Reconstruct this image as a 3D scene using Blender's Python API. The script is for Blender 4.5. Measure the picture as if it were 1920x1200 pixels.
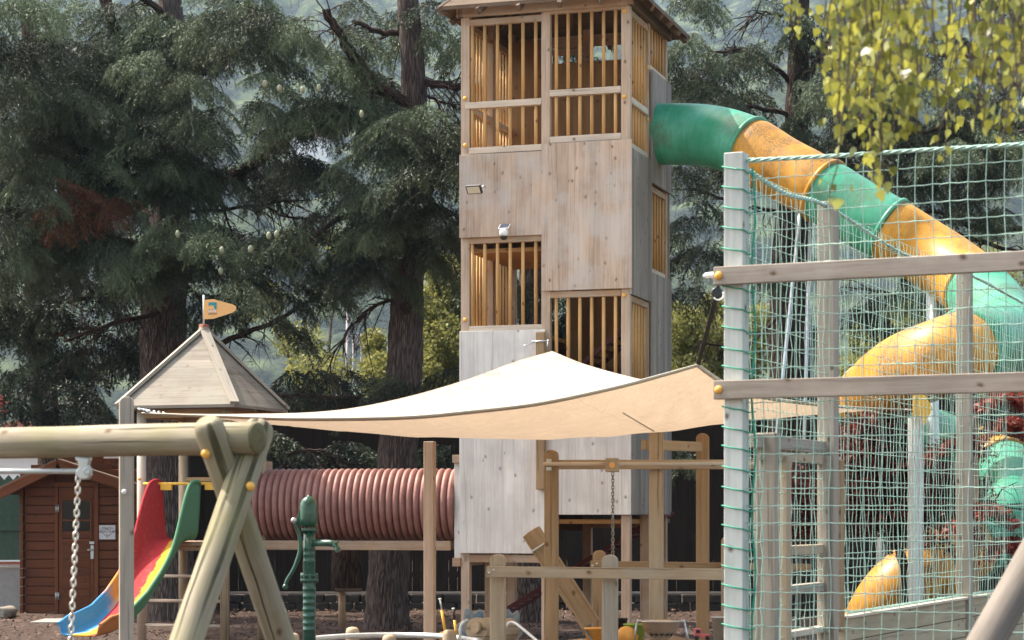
import bpy, math, random
import numpy as np
from mathutils import Vector, Matrix
R = math.radians
random.seed(7)
rng = np.random.default_rng(11)
scene = bpy.context.scene
for o in list(bpy.data.objects): bpy.data.objects.remove(o)

# ------------------------------------------------------------------ camera, sky, sun, exposure
H = 1.5; F = 3930.0; HOR = 965.0
cam_d = bpy.data.cameras.new('camera'); cam = bpy.data.objects.new('camera', cam_d)
scene.collection.objects.link(cam); scene.camera = cam
cam.location = (0, 0, H); cam.rotation_euler = (R(90), 0, 0)
cam_d.sensor_width = 36; cam_d.lens = F / 1920 * 36; cam_d.shift_y = (HOR - 600) / 1920
cam_d.clip_start = .1; cam_d.clip_end = 5000
cam_d.dof.use_dof = True; cam_d.dof.focus_distance = 22.5; cam_d.dof.aperture_fstop = 5.0
SUN_DIR = Vector((-.50, .21, .84)).normalized()         # towards the sun: high on the left, a little beyond the tower
elev = math.asin(SUN_DIR.z); azim = math.atan2(SUN_DIR.x, SUN_DIR.y)
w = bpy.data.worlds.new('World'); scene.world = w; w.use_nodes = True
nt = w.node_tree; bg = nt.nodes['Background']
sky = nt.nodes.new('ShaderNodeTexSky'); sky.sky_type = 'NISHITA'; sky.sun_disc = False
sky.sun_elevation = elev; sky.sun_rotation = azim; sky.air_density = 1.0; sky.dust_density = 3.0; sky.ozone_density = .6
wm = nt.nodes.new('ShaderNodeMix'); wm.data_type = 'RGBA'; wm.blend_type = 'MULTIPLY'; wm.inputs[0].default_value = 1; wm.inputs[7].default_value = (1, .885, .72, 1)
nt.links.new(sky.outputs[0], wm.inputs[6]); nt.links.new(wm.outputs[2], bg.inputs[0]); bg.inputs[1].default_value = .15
sd = bpy.data.lights.new('sun', 'SUN'); sd.energy = 2.8; sd.angle = R(.5); sd.color = (1, .94, .84)
so = bpy.data.objects.new('sun', sd); scene.collection.objects.link(so)
so.rotation_euler = SUN_DIR.to_track_quat('Z', 'Y').to_euler(); so.location = (0, 10, 30)
scene.view_settings.view_transform = 'Standard'; scene.view_settings.look = 'None'
scene.view_settings.exposure = 1.85; scene.view_settings.gamma = 1
scene.render.engine = 'CYCLES'
scene.cycles.max_bounces = 8; scene.cycles.transmission_bounces = 4; scene.cycles.transparent_max_bounces = 6
scene.cycles.volume_bounces = 1

# ------------------------------------------------------------------ helpers
def P(px, py, Y): return Vector(((px - 960) / F * Y, Y, H + (HOR - py) / F * Y))
def XY(px, Y): return ((px - 960) / F * Y, Y)
def Zp(py, Y): return H + (HOR - py) / F * Y
A_ = Vector((-.9537, .3008, 0)); B_ = Vector((.3008, .9537, 0)); UP = Vector((0, 0, 1))
XV = Vector((1, 0, 0)); YV = Vector((0, 1, 0))
ORG = {}
def link(o):
    scene.collection.objects.link(o); return o
def tag(o, label=None, cat=None, group=None, kind=None):
    if label: o['label'] = label
    if cat: o['category'] = cat
    if group: o['group'] = group
    if kind: o['kind'] = kind
    return o
def thing(name, loc, label, cat, group=None):
    o = bpy.data.objects.new(name, None); o.empty_display_size = .2; link(o)
    o.location = loc; ORG[o] = Vector(loc)
    return tag(o, label, cat, group)
def finish(o, parent, origin):
    if parent is not None:
        o.parent = parent; o.location = origin - ORG[parent]
    else: o.location = origin
    ORG[o] = origin
    return o

class MB:
    def __init__(s): s.v = []; s.f = []; s.uv = []; s.sm = []
    def face(s, idx, uvs, smooth=False):
        s.f.append(tuple(idx)); s.uv.append(uvs); s.sm.append(smooth)
    def box(s, c, ax, ay, az, sx, sy, sz, grain=None, taper=1):
        c = Vector(c); h = (ax * sx / 2, ay * sy / 2, az * sz / 2); dims = (sx, sy, sz)
        if grain is None: grain = max(range(3), key=lambda i: dims[i])
        ru, rv = random.uniform(0, 50), random.uniform(0, 50)
        b = len(s.v); cs = []
        for i in (-1, 1):
            for j in (-1, 1):
                for k in (-1, 1):
                    s.v.append(c + h[0] * i + h[1] * j + h[2] * k); cs.append((i * sx / 2, j * sy / 2, k * sz / 2))
        for fc, n in (((0, 1, 3, 2), 0), ((4, 6, 7, 5), 0), ((0, 4, 5, 1), 1), ((2, 3, 7, 6), 1), ((0, 2, 6, 4), 2), ((1, 5, 7, 3), 2)):
            oth = [i for i in range(3) if i != n]
            if grain in oth:
                g = grain; q = [i for i in oth if i != g][0]
            else: g, q = oth
            s.face([b + i for i in fc], [(cs[i][g] + ru + (5 if g != grain else 0), cs[i][q] + rv + n * .37) for i in fc])
        return s
    def bar(s, p0, p1, w, h, up=UP):
        p0 = Vector(p0); p1 = Vector(p1); d = (p1 - p0); L = d.length; d.normalize()
        sd_ = d.cross(up)
        if sd_.length < 1e-4: sd_ = d.cross(YV)
        sd_.normalize(); u2 = sd_.cross(d).normalized()
        return s.box((p0 + p1) / 2, d, sd_, u2, L, w, h, 0)
    def tube(s, pts, r, n=12, caps=True, jitter=0, seed=0):
        pts = [Vector(p) for p in pts]; m = len(pts)
        rs = r if isinstance(r, (list, tuple)) else [r] * m
        b = len(s.v); ru, rv = random.uniform(0, 50), random.uniform(0, 50)
        t0 = (pts[1] - pts[0]).normalized()
        ref = UP if abs(t0.z) < .9 else XV
        nx = t0.cross(ref).normalized(); L = 0; Ls = []
        for i in range(m):
            if i: L += (pts[i] - pts[i - 1]).length
            Ls.append(L)
            t = (pts[min(i + 1, m - 1)] - pts[max(i - 1, 0)]).normalized()
            nx = (nx - t * nx.dot(t)).normalized(); ny = t.cross(nx)
            for k in range(n):
                a = 2 * math.pi * k / n
                rr = rs[i] * (1 + (jitter * math.sin(a * 3 + i * 1.3 + seed) + jitter * .7 * math.sin(a * 7 + i * 2.1 + seed * 2) if jitter else 0))
                s.v.append(pts[i] + nx * (math.cos(a) * rr) + ny * (math.sin(a) * rr))
        rm = max(rs)
        for i in range(m - 1):
            for k in range(n):
                k2 = (k + 1) % n; a0 = 2 * math.pi * k / n * rm; a1 = 2 * math.pi * (k + 1) / n * rm
                s.face([b + i * n + k, b + i * n + k2, b + (i + 1) * n + k2, b + (i + 1) * n + k],
                       [(Ls[i] + ru, a0 + rv), (Ls[i] + ru, a1 + rv), (Ls[i + 1] + ru, a1 + rv), (Ls[i + 1] + ru, a0 + rv)], True)
        if caps:
            uvc = [(math.cos(2 * math.pi * k / n) * .02 + ru, math.sin(2 * math.pi * k / n) * rm + rv) for k in range(n)]
            s.face([b + k for k in range(n)][::-1], uvc[::-1]); s.face([b + (m - 1) * n + k for k in range(n)], uvc)
        return s
    def log(s, p0, p1, r, n=20, dome=.5, jitter=.012):
        """turned log with softened ends"""
        p0 = Vector(p0); p1 = Vector(p1); d = (p1 - p0).normalized(); L = (p1 - p0).length
        pts = []; rs = []
        for q, f in ((0, .62), (.10, .84), (.28, .96), (.5, 1)):
            pts.append(p0 + d * q * r * 2 * dome); rs.append(r * f)
        k = max(3, int(L / .25))
        for i in range(1, k): pts.append(p0 + d * (r * dome + (L - 2 * r * dome) * i / k)); rs.append(r)
        for q, f in ((.5, 1), (.28, .96), (.10, .84), (0, .62)):
            pts.append(p1 - d * q * r * 2 * dome); rs.append(r * f)
        return s.tube(pts, rs, n, True, jitter, random.random() * 6)
    def lathe(s, c, prof, n=20, ax=UP):
        c = Vector(c); ax = Vector(ax).normalized()
        ex = ax.cross(YV if abs(ax.y) < .9 else XV).normalized(); ey = ax.cross(ex)
        b = len(s.v); m = len(prof)
        for (r, z) in prof:
            for k in range(n):
                a = 2 * math.pi * k / n
                s.v.append(c + ax * z + ex * (math.cos(a) * r) + ey * (math.sin(a) * r))
        for i in range(m - 1):
            for k in range(n):
                k2 = (k + 1) % n
                s.face([b + i * n + k, b + i * n + k2, b + (i + 1) * n + k2, b + (i + 1) * n + k],
                       [(prof[i][1], k / n), (prof[i][1], (k + 1) / n), (prof[i + 1][1], (k + 1) / n), (prof[i + 1][1], k / n)], True)
        if prof[0][0] > 1e-4: s.face([b + k for k in range(n)][::-1], [(0, 0)] * n)
        if prof[-1][0] > 1e-4: s.face([b + (m - 1) * n + k for k in range(n)], [(0, 0)] * n)
        return s
    def prism(s, poly, o, ex, ey, dep, along=False):
        """poly (x,y) in plane ex,ey at o, extruded by vector dep"""
        o = Vector(o); b = len(s.v); n = len(poly); ru, rv = random.uniform(0, 50), random.uniform(0, 50)
        for off in (Vector((0, 0, 0)), dep):
            for x, y in poly: s.v.append(o + ex * x + ey * y + off)
        uv = [(y + ru, x + rv) for x, y in poly]
        s.face(list(range(b, b + n)), uv); s.face(list(range(b + n, b + 2 * n))[::-1], uv[::-1])
        D = dep.length
        for i in range(n):
            j = (i + 1) % n
            if along:
                w0 = i * .02 + rv; s.face([b + i, b + n + i, b + n + j, b + j], [(ru, w0), (ru + D, w0), (ru + D, w0 + .02), (ru, w0 + .02)])
            else: s.face([b + i, b + n + i, b + n + j, b + j], [uv[i], (uv[i][0], uv[i][1] + D), (uv[j][0], uv[j][1] + D), uv[j]])
        return s
    def build(s, name, mat, parent=None, bevel=0, origin=None):
        if origin is None:
            if parent is not None: origin = ORG[parent].copy()
            else:
                xs = [v.x for v in s.v]; ys = [v.y for v in s.v]; zs = [v.z for v in s.v]
                origin = Vector(((min(xs) + max(xs)) / 2, (min(ys) + max(ys)) / 2, min(zs)))
        me = bpy.data.meshes.new(name)
        me.from_pydata([tuple(v - origin) for v in s.v], [], s.f)
        ul = me.uv_layers.new(name='UVMap')
        flat = [c for fu in s.uv for p in fu for c in p]
        ul.data.foreach_set('uv', flat)
        me.polygons.foreach_set('use_smooth', s.sm)
        me.materials.append(mat); me.update()
        o = bpy.data.objects.new(name, me); link(o)
        finish(o, parent, origin)
        if bevel:
            md = o.modifiers.new('bevel', 'BEVEL'); md.width = bevel; md.segments = 2; md.limit_method = 'ANGLE'; md.angle_limit = R(50)
        return o
def copy_thing(src, loc, rz=None):
    c = src.copy(); link(c); c.location = loc
    if rz is not None: c.rotation_euler.z = rz
    for ch in src.children:
        d = ch.copy(); link(d); d.parent = c
        for g in ch.children:
            e = g.copy(); link(e); e.parent = d
    return c
def round_top(w, z0, z1, k=8):
    """post outline with a rounded head"""
    r = w / 2; pts = [(-r, z0), (r, z0)]
    for i in range(k + 1):
        a = math.pi * i / k; pts.append((r * math.cos(a), z1 - r * .8 + r * .8 * math.sin(a)))
    return pts

# ------------------------------------------------------------------ materials
def nodes(name):
    m = bpy.data.materials.new(name); m.use_nodes = True
    return m, m.node_tree, m.node_tree.nodes['Principled BSDF']
class G:
    """tiny node-graph helper"""
    def __init__(s, nt): s.nt = nt
    def n(s, t, **k):
        x = s.nt.nodes.new(t)
        for a, b in k.items(): setattr(x, a, b)
        return x
    def l(s, a, b): s.nt.links.new(a, b)
    def val(s, sock, v):
        if hasattr(v, 'is_linked') or isinstance(v, bpy.types.NodeSocket): s.l(v, sock)
        else: sock.default_value = v
    def math(s, op, a, b=0.0, c=None, clamp=False):
        x = s.n('ShaderNodeMath', operation=op, use_clamp=clamp); s.val(x.inputs[0], a); s.val(x.inputs[1], b)
        if c is not None: s.val(x.inputs[2], c)
        return x.outputs[0]
    def comb(s, x, y, z=0.0):
        c = s.n('ShaderNodeCombineXYZ'); s.val(c.inputs[0], x); s.val(c.inputs[1], y); s.val(c.inputs[2], z); return c.outputs[0]
    def noise(s, vec, scale, detail=4, rough=.55, dist=0):
        x = s.n('ShaderNodeTexNoise'); s.l(vec, x.inputs['Vector']); x.inputs['Scale'].default_value = scale
        x.inputs['Detail'].default_value = detail; x.inputs['Roughness'].default_value = rough; x.inputs['Distortion'].default_value = dist
        return x.outputs[0]
    def ramp(s, f, stops):
        x = s.n('ShaderNodeValToRGB'); s.l(f, x.inputs[0]); e = x.color_ramp.elements
        while len(e) < len(stops): e.new(.5)
        for i, (p, c) in enumerate(stops):
            e[i].position = p; e[i].color = (c, c, c, 1) if isinstance(c, (int, float)) else (*c, 1)
        return x.outputs[0]
    def mix(s, f, a, b, mode='MIX'):
        x = s.n('ShaderNodeMix', data_type='RGBA', blend_type=mode)
        s.val(x.inputs[0], f)
        for sock, v in ((x.inputs[6], a), (x.inputs[7], b)):
            if isinstance(v, tuple): sock.default_value = (*v, 1) if len(v) == 3 else v
            else: s.l(v, sock)
        return x.outputs[2]
    def bump(s, h, bsdf, strength=.3, dist=.01):
        x = s.n('ShaderNodeBump'); x.inputs['Strength'].default_value = strength; x.inputs['Distance'].default_value = dist
        s.l(h, x.inputs['Height']); s.l(x.outputs[0], bsdf.inputs['Normal'])

def wood(name, c1, c2, knot=(.10, .05, .025), gs=45, knots=.5, plank=0, stain=None, stain_amt=.4, crack=.3, rough=.75, tint=.12, bump=.25):
    m, nt, bs = nodes(name); g = G(nt)
    uv = g.n('ShaderNodeTexCoord').outputs['UV']; sp = g.n('ShaderNodeSeparateXYZ'); g.l(uv, sp.inputs[0]); u, v = sp.outputs[0], sp.outputs[1]
    pid = None
    if plank:
        q = g.math('DIVIDE', v, plank); pid = g.math('FLOOR', q); fr = g.math('FRACT', q)
        wn = g.n('ShaderNodeTexWhiteNoise', noise_dimensions='1D'); g.l(pid, wn.inputs['W']); pr = wn.outputs[0]
        uu = g.math('ADD', u, g.math('MULTIPLY', pr, 17.0))
    else: uu = u
    wob = g.noise(g.comb(g.math('MULTIPLY', uu, 2.2), g.math('MULTIPLY', v, 7.0)), 1.0, 2)
    vv = g.math('ADD', v, g.math('MULTIPLY', wob, .035))
    gr = g.noise(g.comb(g.math('MULTIPLY', uu, 1.3), g.math('MULTIPLY', vv, float(gs))), 1.0, 6, .62)
    col = g.mix(g.ramp(gr, [(.28, 0.0), (.72, 1.0)]), c1, c2)
    fine = g.noise(g.comb(g.math('MULTIPLY', uu, 5.0), g.math('MULTIPLY', vv, gs * 4.0)), 1.0, 3, .6)
    col = g.mix(g.math('MULTIPLY', g.ramp(fine, [(.45, 0.0), (.8, 1.0)]), .35), col, tuple(x * .55 for x in c1))
    strk = g.noise(g.comb(g.math('MULTIPLY', uu, .35), g.math('MULTIPLY', v, 13.0)), 1.0, 4, .6)
    col = g.mix(g.math('MULTIPLY', g.ramp(strk, [(.5, 0.0), (.72, 1.0)]), .38), col, tuple(x * .62 for x in c1))
    blot = g.noise(g.comb(g.math('MULTIPLY', uu, .9), g.math('MULTIPLY', v, 3.0)), 1.6, 3)
    col = g.mix(g.ramp(blot, [(.35, 0.0), (.7, .55)]), col, tuple(min(1, x * 1.22) for x in c2))
    if plank:
        col = g.mix(g.math('MULTIPLY', pr, tint * 2.4), col, tuple(x * .58 for x in c1))
        seam = g.math('LESS_THAN', fr, .022); col = g.mix(g.math('MULTIPLY', seam, .28), col, tuple(x * .4 for x in c1))
    if knots:
        vo = g.n('ShaderNodeTexVoronoi', voronoi_dimensions='2D'); g.l(g.comb(g.math('ADD', g.math('MULTIPLY', uu, 6.5), g.math('MULTIPLY', gr, .35)), g.math('MULTIPLY', vv, 8.5)), vo.inputs['Vector'])
        vo.inputs['Scale'].default_value = 1; vo.inputs['Randomness'].default_value = 1
        kk = g.ramp(vo.outputs['Distance'], [(.05, 1.0), (.12, .45), (.20, 0.0)])
        sc = g.n('ShaderNodeSeparateColor'); g.l(vo.outputs['Color'], sc.inputs[0])
        on = g.math('LESS_THAN', sc.outputs[0], knots * .42)
        col = g.mix(g.math('MULTIPLY', g.math('MULTIPLY', kk, on), .85), col, knot)
    if crack:
        ck = g.noise(g.comb(g.math('MULTIPLY', uu, .55), g.math('MULTIPLY', vv, 26.0)), 1.0, 2, .4)
        cm = g.ramp(ck, [(.33, 1.0), (.365, 0.0)]); col = g.mix(g.math('MULTIPLY', cm, crack), col, tuple(x * .3 for x in c1))
    if stain:
        ob = g.n('ShaderNodeTexCoord').outputs['Object']
        st = g.noise(ob, 2.4, 4, .6); col = g.mix(g.math('MULTIPLY', g.ramp(st, [(.42, 0.0), (.62, 1.0)]), stain_amt), col, stain)
    g.l(col, bs.inputs['Base Color']); bs.inputs['Roughness'].default_value = rough
    bs.inputs['Specular IOR Level'].default_value = .25
    g.bump(g.math('ADD', gr, g.math('MULTIPLY', fine, .5)), bs, bump, .006)
    return m
def plain(name, c, rough=.5, metal=0, var=.15, scale=12, spec=.5, coat=0, dirt=None, dirt_amt=.5, dscale=9):
    m, nt, bs = nodes(name); g = G(nt); ob = g.n('ShaderNodeTexCoord').outputs['Object']
    n1 = g.noise(ob, scale, 5, .6)
    col = g.mix(g.ramp(n1, [(.3, 0.0), (.7, 1.0)]), tuple(x * (1 - var) for x in c), tuple(min(1, x * (1 + var)) for x in c))
    if dirt:
        n2 = g.noise(ob, dscale, 6, .7); col = g.mix(g.math('MULTIPLY', g.ramp(n2, [(.48, 0.0), (.66, 1.0)]), dirt_amt), col, dirt)
    g.l(col, bs.inputs['Base Color']); g.l(g.math('ADD', g.math('MULTIPLY', n1, .2), rough - .1), bs.inputs['Roughness'])
    bs.inputs['Metallic'].default_value = metal; bs.inputs['Specular IOR Level'].default_value = spec; bs.inputs['Coat Weight'].default_value = coat
    g.bump(n1, bs, .08, .004)
    return m
def leafmat(name, dark, light, trans=.4, rough=.55, tcol=None):
    m, nt, bs = nodes(name); g = G(nt)
    at = g.n('ShaderNodeAttribute', attribute_name='tone')
    col = g.mix(at.outputs['Fac'], dark, light)
    bs.inputs['Roughness'].default_value = rough; bs.inputs['Specular IOR Level'].default_value = .35
    g.l(col, bs.inputs['Base Color'])
    tr = g.n('ShaderNodeBsdfTranslucent')
    if tcol: g.l(g.mix(.75, col, tcol), tr.inputs[0])
    else: g.l(g.mix(.5, col, light), tr.inputs[0])
    mx = g.n('ShaderNodeMixShader'); mx.inputs[0].default_value = trans
    out = nt.nodes['Material Output']
    g.l(bs.outputs[0], mx.inputs[1]); g.l(tr.outputs[0], mx.inputs[2]); g.l(mx.outputs[0], out.inputs[0])
    return m
def tubeplastic(name, c, dirt, streak=.5, fade=None, damt=.7):
    """slide shell: moulded plastic with grime runs and specks; UV u = along, v = around (metres)"""
    m, nt, bs = nodes(name); g = G(nt); tc = g.n('ShaderNodeTexCoord'); ob = tc.outputs['Object']; uv = tc.outputs['UV']
    sp = g.n('ShaderNodeSeparateXYZ'); g.l(uv, sp.inputs[0]); u, v = sp.outputs[0], sp.outputs[1]
    big = g.noise(ob, 1.9, 4, .6); speck = g.noise(ob, 55, 3, .7)
    col = g.mix(g.ramp(g.noise(ob, 3.0, 3), [(.3, 0.0), (.7, 1.0)]), tuple(x * .86 for x in c), fade or tuple(min(1, x * 1.15) for x in c))
    st = g.noise(g.comb(g.math('MULTIPLY', u, 34.0), g.math('MULTIPLY', v, 1.1)), 1.0, 4, .65)
    col = g.mix(g.math('MULTIPLY', g.ramp(st, [(.46, 0.0), (.60, 1.0)]), streak * .55), col, tuple(x * .55 for x in c))
    dm = g.math('MULTIPLY', g.ramp(big, [(.47, 0.0), (.62, 1.0)]), g.ramp(speck, [(.40, .25), (.56, 1.0)]))
    col = g.mix(g.math('MULTIPLY', dm, damt), col, dirt)
    g.l(col, bs.inputs['Base Color']); bs.inputs['Roughness'].default_value = .42
    bs.inputs['Specular IOR Level'].default_value = .4
    return m
M = {}
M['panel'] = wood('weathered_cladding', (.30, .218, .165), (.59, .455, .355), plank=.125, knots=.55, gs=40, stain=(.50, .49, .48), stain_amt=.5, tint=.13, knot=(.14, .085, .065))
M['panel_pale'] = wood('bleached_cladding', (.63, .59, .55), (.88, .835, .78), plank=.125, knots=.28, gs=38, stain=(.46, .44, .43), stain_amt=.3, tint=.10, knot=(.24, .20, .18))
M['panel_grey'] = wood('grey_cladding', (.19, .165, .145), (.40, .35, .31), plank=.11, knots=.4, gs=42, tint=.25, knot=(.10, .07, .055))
M['frame'] = wood('tower_timber', (.28, .175, .105), (.46, .315, .205), knots=.35, gs=45, stain=(.48, .44, .40), stain_amt=.35)
M['frame_pale'] = wood('pale_tower_timber', (.33, .24, .17), (.55, .42, .32), knots=.35, gs=45)
M['slat'] = wood('honey_slat', (.42, .225, .082), (.62, .37, .155), knots=.3, gs=60, crack=.15, bump=.12)
M['rail'] = wood('pale_rail', (.43, .355, .28), (.63, .54, .44), knots=.2, gs=55)
M['innerdark'] = wood('brown_inner_boards', (.17, .095, .045), (.30, .18, .085), plank=.14, knots=.5, gs=35)
M['inner'] = wood('orange_inner_boards', (.34, .165, .055), (.48, .26, .10), plank=.14, knots=.5, gs=35)
M['roofwood'] = wood('roof_boards', (.09, .06, .04), (.18, .125, .085), plank=.14, knots=.3, gs=40)
M['silver'] = wood('silvered_boards', (.17, .145, .115), (.30, .262, .22), plank=.14, knots=.6, gs=30, stain=(.27, .26, .21), stain_amt=.5, knot=(.14, .10, .08))
M['brown'] = wood('brown_timber', (.25, .165, .09), (.40, .28, .165), knots=.35, gs=38, crack=.5)
M['tan'] = wood('tan_timber', (.30, .225, .14), (.47, .37, .26), knots=.35, gs=38, crack=.55, stain=(.42, .38, .31))
M['greyt'] = wood('grey_timber', (.26, .225, .18), (.42, .37, .31), knots=.3, gs=40, crack=.5, stain=(.30, .29, .24))
M['netpost'] = wood('pale_grey_post', (.44, .47, .44), (.60, .63, .60), knots=.1, gs=26, crack=.15, bump=.15)
M['netrail'] = wood('rail_timber', (.28, .24, .20), (.46, .405, .35), knots=.25, gs=34, crack=.3, stain=(.24, .17, .11), stain_amt=.35)
M['logw'] = wood('swing_log', (.14, .118, .075), (.37, .325, .24), knots=.2, gs=20, crack=1.0, stain=(.22, .21, .09), stain_amt=.5, bump=.3)
M['logdark'] = wood('grey_brown_log', (.10, .085, .072), (.20, .175, .15), knots=.1, gs=24, crack=.4)
M['endgrain'] = plain('mossy_end_grain', (.13, .115, .055), .9, var=.4, scale=18)
M['shed'] = wood('stained_shed_boards', (.075, .021, .008), (.175, .052, .016), knots=.5, gs=30, knot=(.04, .015, .008), crack=.2, rough=.5)
M['shedtrim'] = wood('stained_trim', (.12, .036, .015), (.21, .07, .026), knots=.1, gs=30, rough=.6)
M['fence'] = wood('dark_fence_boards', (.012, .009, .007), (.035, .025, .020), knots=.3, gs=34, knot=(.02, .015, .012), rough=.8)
M['weathertube'] = None
M['greenwood'] = plain('green_painted_boards', (.03, .075, .05), .6, var=.3)
M['yellowcap'] = plain('yellow_cap', (.80, .42, .07), .45, var=.08)
M['yellow'] = plain('yellow_paint', (.80, .45, .05), .4, var=.08)
M['steel'] = plain('galvanised_steel', (.55, .58, .60), .42, metal=.8, var=.18, scale=30)
M['steelpale'] = plain('painted_steel', (.62, .66, .68), .5, metal=.3, var=.12)
M['chain'] = plain('chain_steel', (.72, .66, .58), .3, metal=1, var=.2, scale=60)
M['chaindark'] = plain('dark_chain', (.30, .27, .23), .4, metal=.9, var=.2, scale=60)
M['aluhanger'] = plain('cast_aluminium', (.58, .60, .57), .45, metal=.6, var=.12)
M['pump'] = plain('green_enamel', (.008, .075, .052), .32, var=.3, scale=16, coat=.3, dirt=(.13, .18, .15), dirt_amt=.25, dscale=30)
M['black'] = plain('black_plastic', (.02, .02, .022), .4, var=.1)
M['blackrub'] = plain('black_strap', (.03, .03, .032), .7, var=.2)
M['white'] = plain('white_plastic', (.80, .80, .80), .35, var=.04)
M['lampglass'] = plain('floodlight_glass', (.72, .68, .55), .15, var=.03)
M['solar'] = plain('solar_cell', (.06, .07, .10), .15, var=.1)
M['paper'] = plain('paper', (.74, .74, .76), .6, var=.03)
M['ink'] = plain('ink', (.07, .07, .08), .7, var=.02)
M['inkpurple'] = plain('grey_violet_ink', (.30, .27, .32), .7, var=.02)
M['glassdark'] = plain('dark_window_pane', (.010, .012, .013), .08, var=.1)
M['flag'] = plain('orange_flag', (.85, .46, .17), .5, var=.04)
M['teal'] = plain('teal_print', (.03, .27, .32), .6, var=.05)
M['redblock'] = plain('red_brown_block', (.30, .10, .06), .6)
M['plum'] = plain('plum_board', (.15, .075, .085), .5, var=.15)
M['greyboard'] = plain('grey_board', (.24, .21, .23), .5, var=.1)
M['cord'] = plain('mint_net_cord', (.38, .58, .49), .5, var=.25, scale=8)
M['cordgreen'] = plain('green_lashing_cord', (.03, .34, .22), .5, var=.2)
M['orange'] = plain('orange_plastic', (.85, .40, .08), .4, var=.06)
M['lime'] = plain('green_plastic', (.26, .42, .06), .4, var=.08)
M['pink'] = plain('pink_plastic', (.75, .18, .20), .4, var=.08)
M['zinc'] = plain('zinc_bucket', (.50, .48, .44), .45, metal=.4, var=.12)
M['stainless'] = plain('stainless_bowl', (.62, .58, .53), .3, metal=.9, var=.18, scale=5)
M['bluewheel'] = plain('worn_blue_board', (.05, .13, .21), .5, var=.35, scale=9, dirt=(.38, .33, .26), dirt_amt=.85, dscale=3)
M['redrope'] = plain('dark_red_rope', (.10, .02, .022), .7, var=.3)
M['stone'] = plain('dark_stones', (.045, .04, .036), .85, var=.5, scale=7)
M['slab'] = plain('stone_slab', (.33, .29, .25), .8, var=.2)
M['concrete'] = plain('concrete', (.30, .31, .30), .85, var=.12)
M['housewall'] = plain('white_render', (.80, .78, .76), .9, var=.04)
M['rooftile'] = plain('red_tiles', (.34, .13, .08), .8, var=.2, scale=2)
M['cone'] = plain('pale_green_cone', (.30, .32, .21), .7, var=.12, scale=40)
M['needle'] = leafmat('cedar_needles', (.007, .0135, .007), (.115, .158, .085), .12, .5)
M['deadneedle'] = leafmat('dead_needles', (.07, .026, .012), (.17, .065, .028), .2)
M['lime_leaf'] = leafmat('lime_tree_leaves', (.08, .10, .022), (.29, .285, .085), .45)
M['birch'] = leafmat('birch_leaves', (.028, .055, .018), (.40, .42, .10), .42, .24, tcol=(.50, .48, .08))
M['maple'] = leafmat('maple_leaves', (.045, .012, .018), (.28, .055, .035), .35, .5)
def bark(name, c1, c2, sc=1.0):
    m, nt, bs = nodes(name); g = G(nt); uv = g.n('ShaderNodeTexCoord').outputs['UV']; sp = g.n('ShaderNodeSeparateXYZ'); g.l(uv, sp.inputs[0])
    vec = g.comb(g.math('MULTIPLY', sp.outputs[0], 3.6 * sc), g.math('MULTIPLY', sp.outputs[1], 34.0 * sc))
    wv = g.noise(vec, .35, 3); vo = g.n('ShaderNodeTexVoronoi', feature='DISTANCE_TO_EDGE'); 
    v2 = g.n('ShaderNodeVectorMath', operation='ADD'); g.l(vec, v2.inputs[0]); g.l(g.comb(wv, g.math('MULTIPLY', wv, 3.0)), v2.inputs[1]); g.l(v2.outputs[0], vo.inputs['Vector'])
    vo.inputs['Scale'].default_value = 1.0
    n1 = g.noise(vec, 1.6, 5, .7)
    hgt = g.math('ADD', g.ramp(vo.outputs['Distance'], [(0.0, 0.0), (.28, 1.0)]), g.math('MULTIPLY', n1, .6))
    g.l(g.mix(g.ramp(hgt, [(.25, 0.0), (1.15, 1.0)]), c1, c2), bs.inputs['Base Color']); bs.inputs['Roughness'].default_value = .9
    bs.inputs['Specular IOR Level'].default_value = .15
    g.bump(hgt, bs, 1.0, .03); return m
M['bark'] = bark('cedar_bark', (.035, .026, .024), (.21, .165, .15))
M['barkdark'] = bark('dark_cedar_bark', (.02, .014, .012), (.12, .085, .07))
M['twig'] = plain('twig', (.07, .05, .035), .9, var=.3)

# numpy triangle soup ------------------------------------------------
def soup(name, tris, tone, mat, parent, origin=None, quads=False):
    """tris (N,k,3) float array -> one mesh with face attribute tone"""
    origin = ORG[parent] if origin is None else origin
    k = tris.shape[1]; n = len(tris)
    v = (tris.reshape(-1, 3) - np.array(origin)[None, :]).astype(np.float32)
    me = bpy.data.meshes.new(name); me.vertices.add(n * k); me.vertices.foreach_set('co', v.ravel())
    me.loops.add(n * k); me.loops.foreach_set('vertex_index', np.arange(n * k, dtype=np.int32))
    me.polygons.add(n); me.polygons.foreach_set('loop_start', np.arange(0, n * k, k, dtype=np.int32))
    try: me.polygons.foreach_set('loop_total', np.full(n, k, dtype=np.int32))
    except Exception: pass
    me.update(calc_edges=True)
    at = me.attributes.new('tone', 'FLOAT', 'FACE'); at.data.foreach_set('value', np.clip(tone, 0, 1).astype(np.float32))
    me.materials.append(mat)
    o = bpy.data.objects.new(name, me); link(o); return finish(o, parent, Vector(origin))

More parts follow.
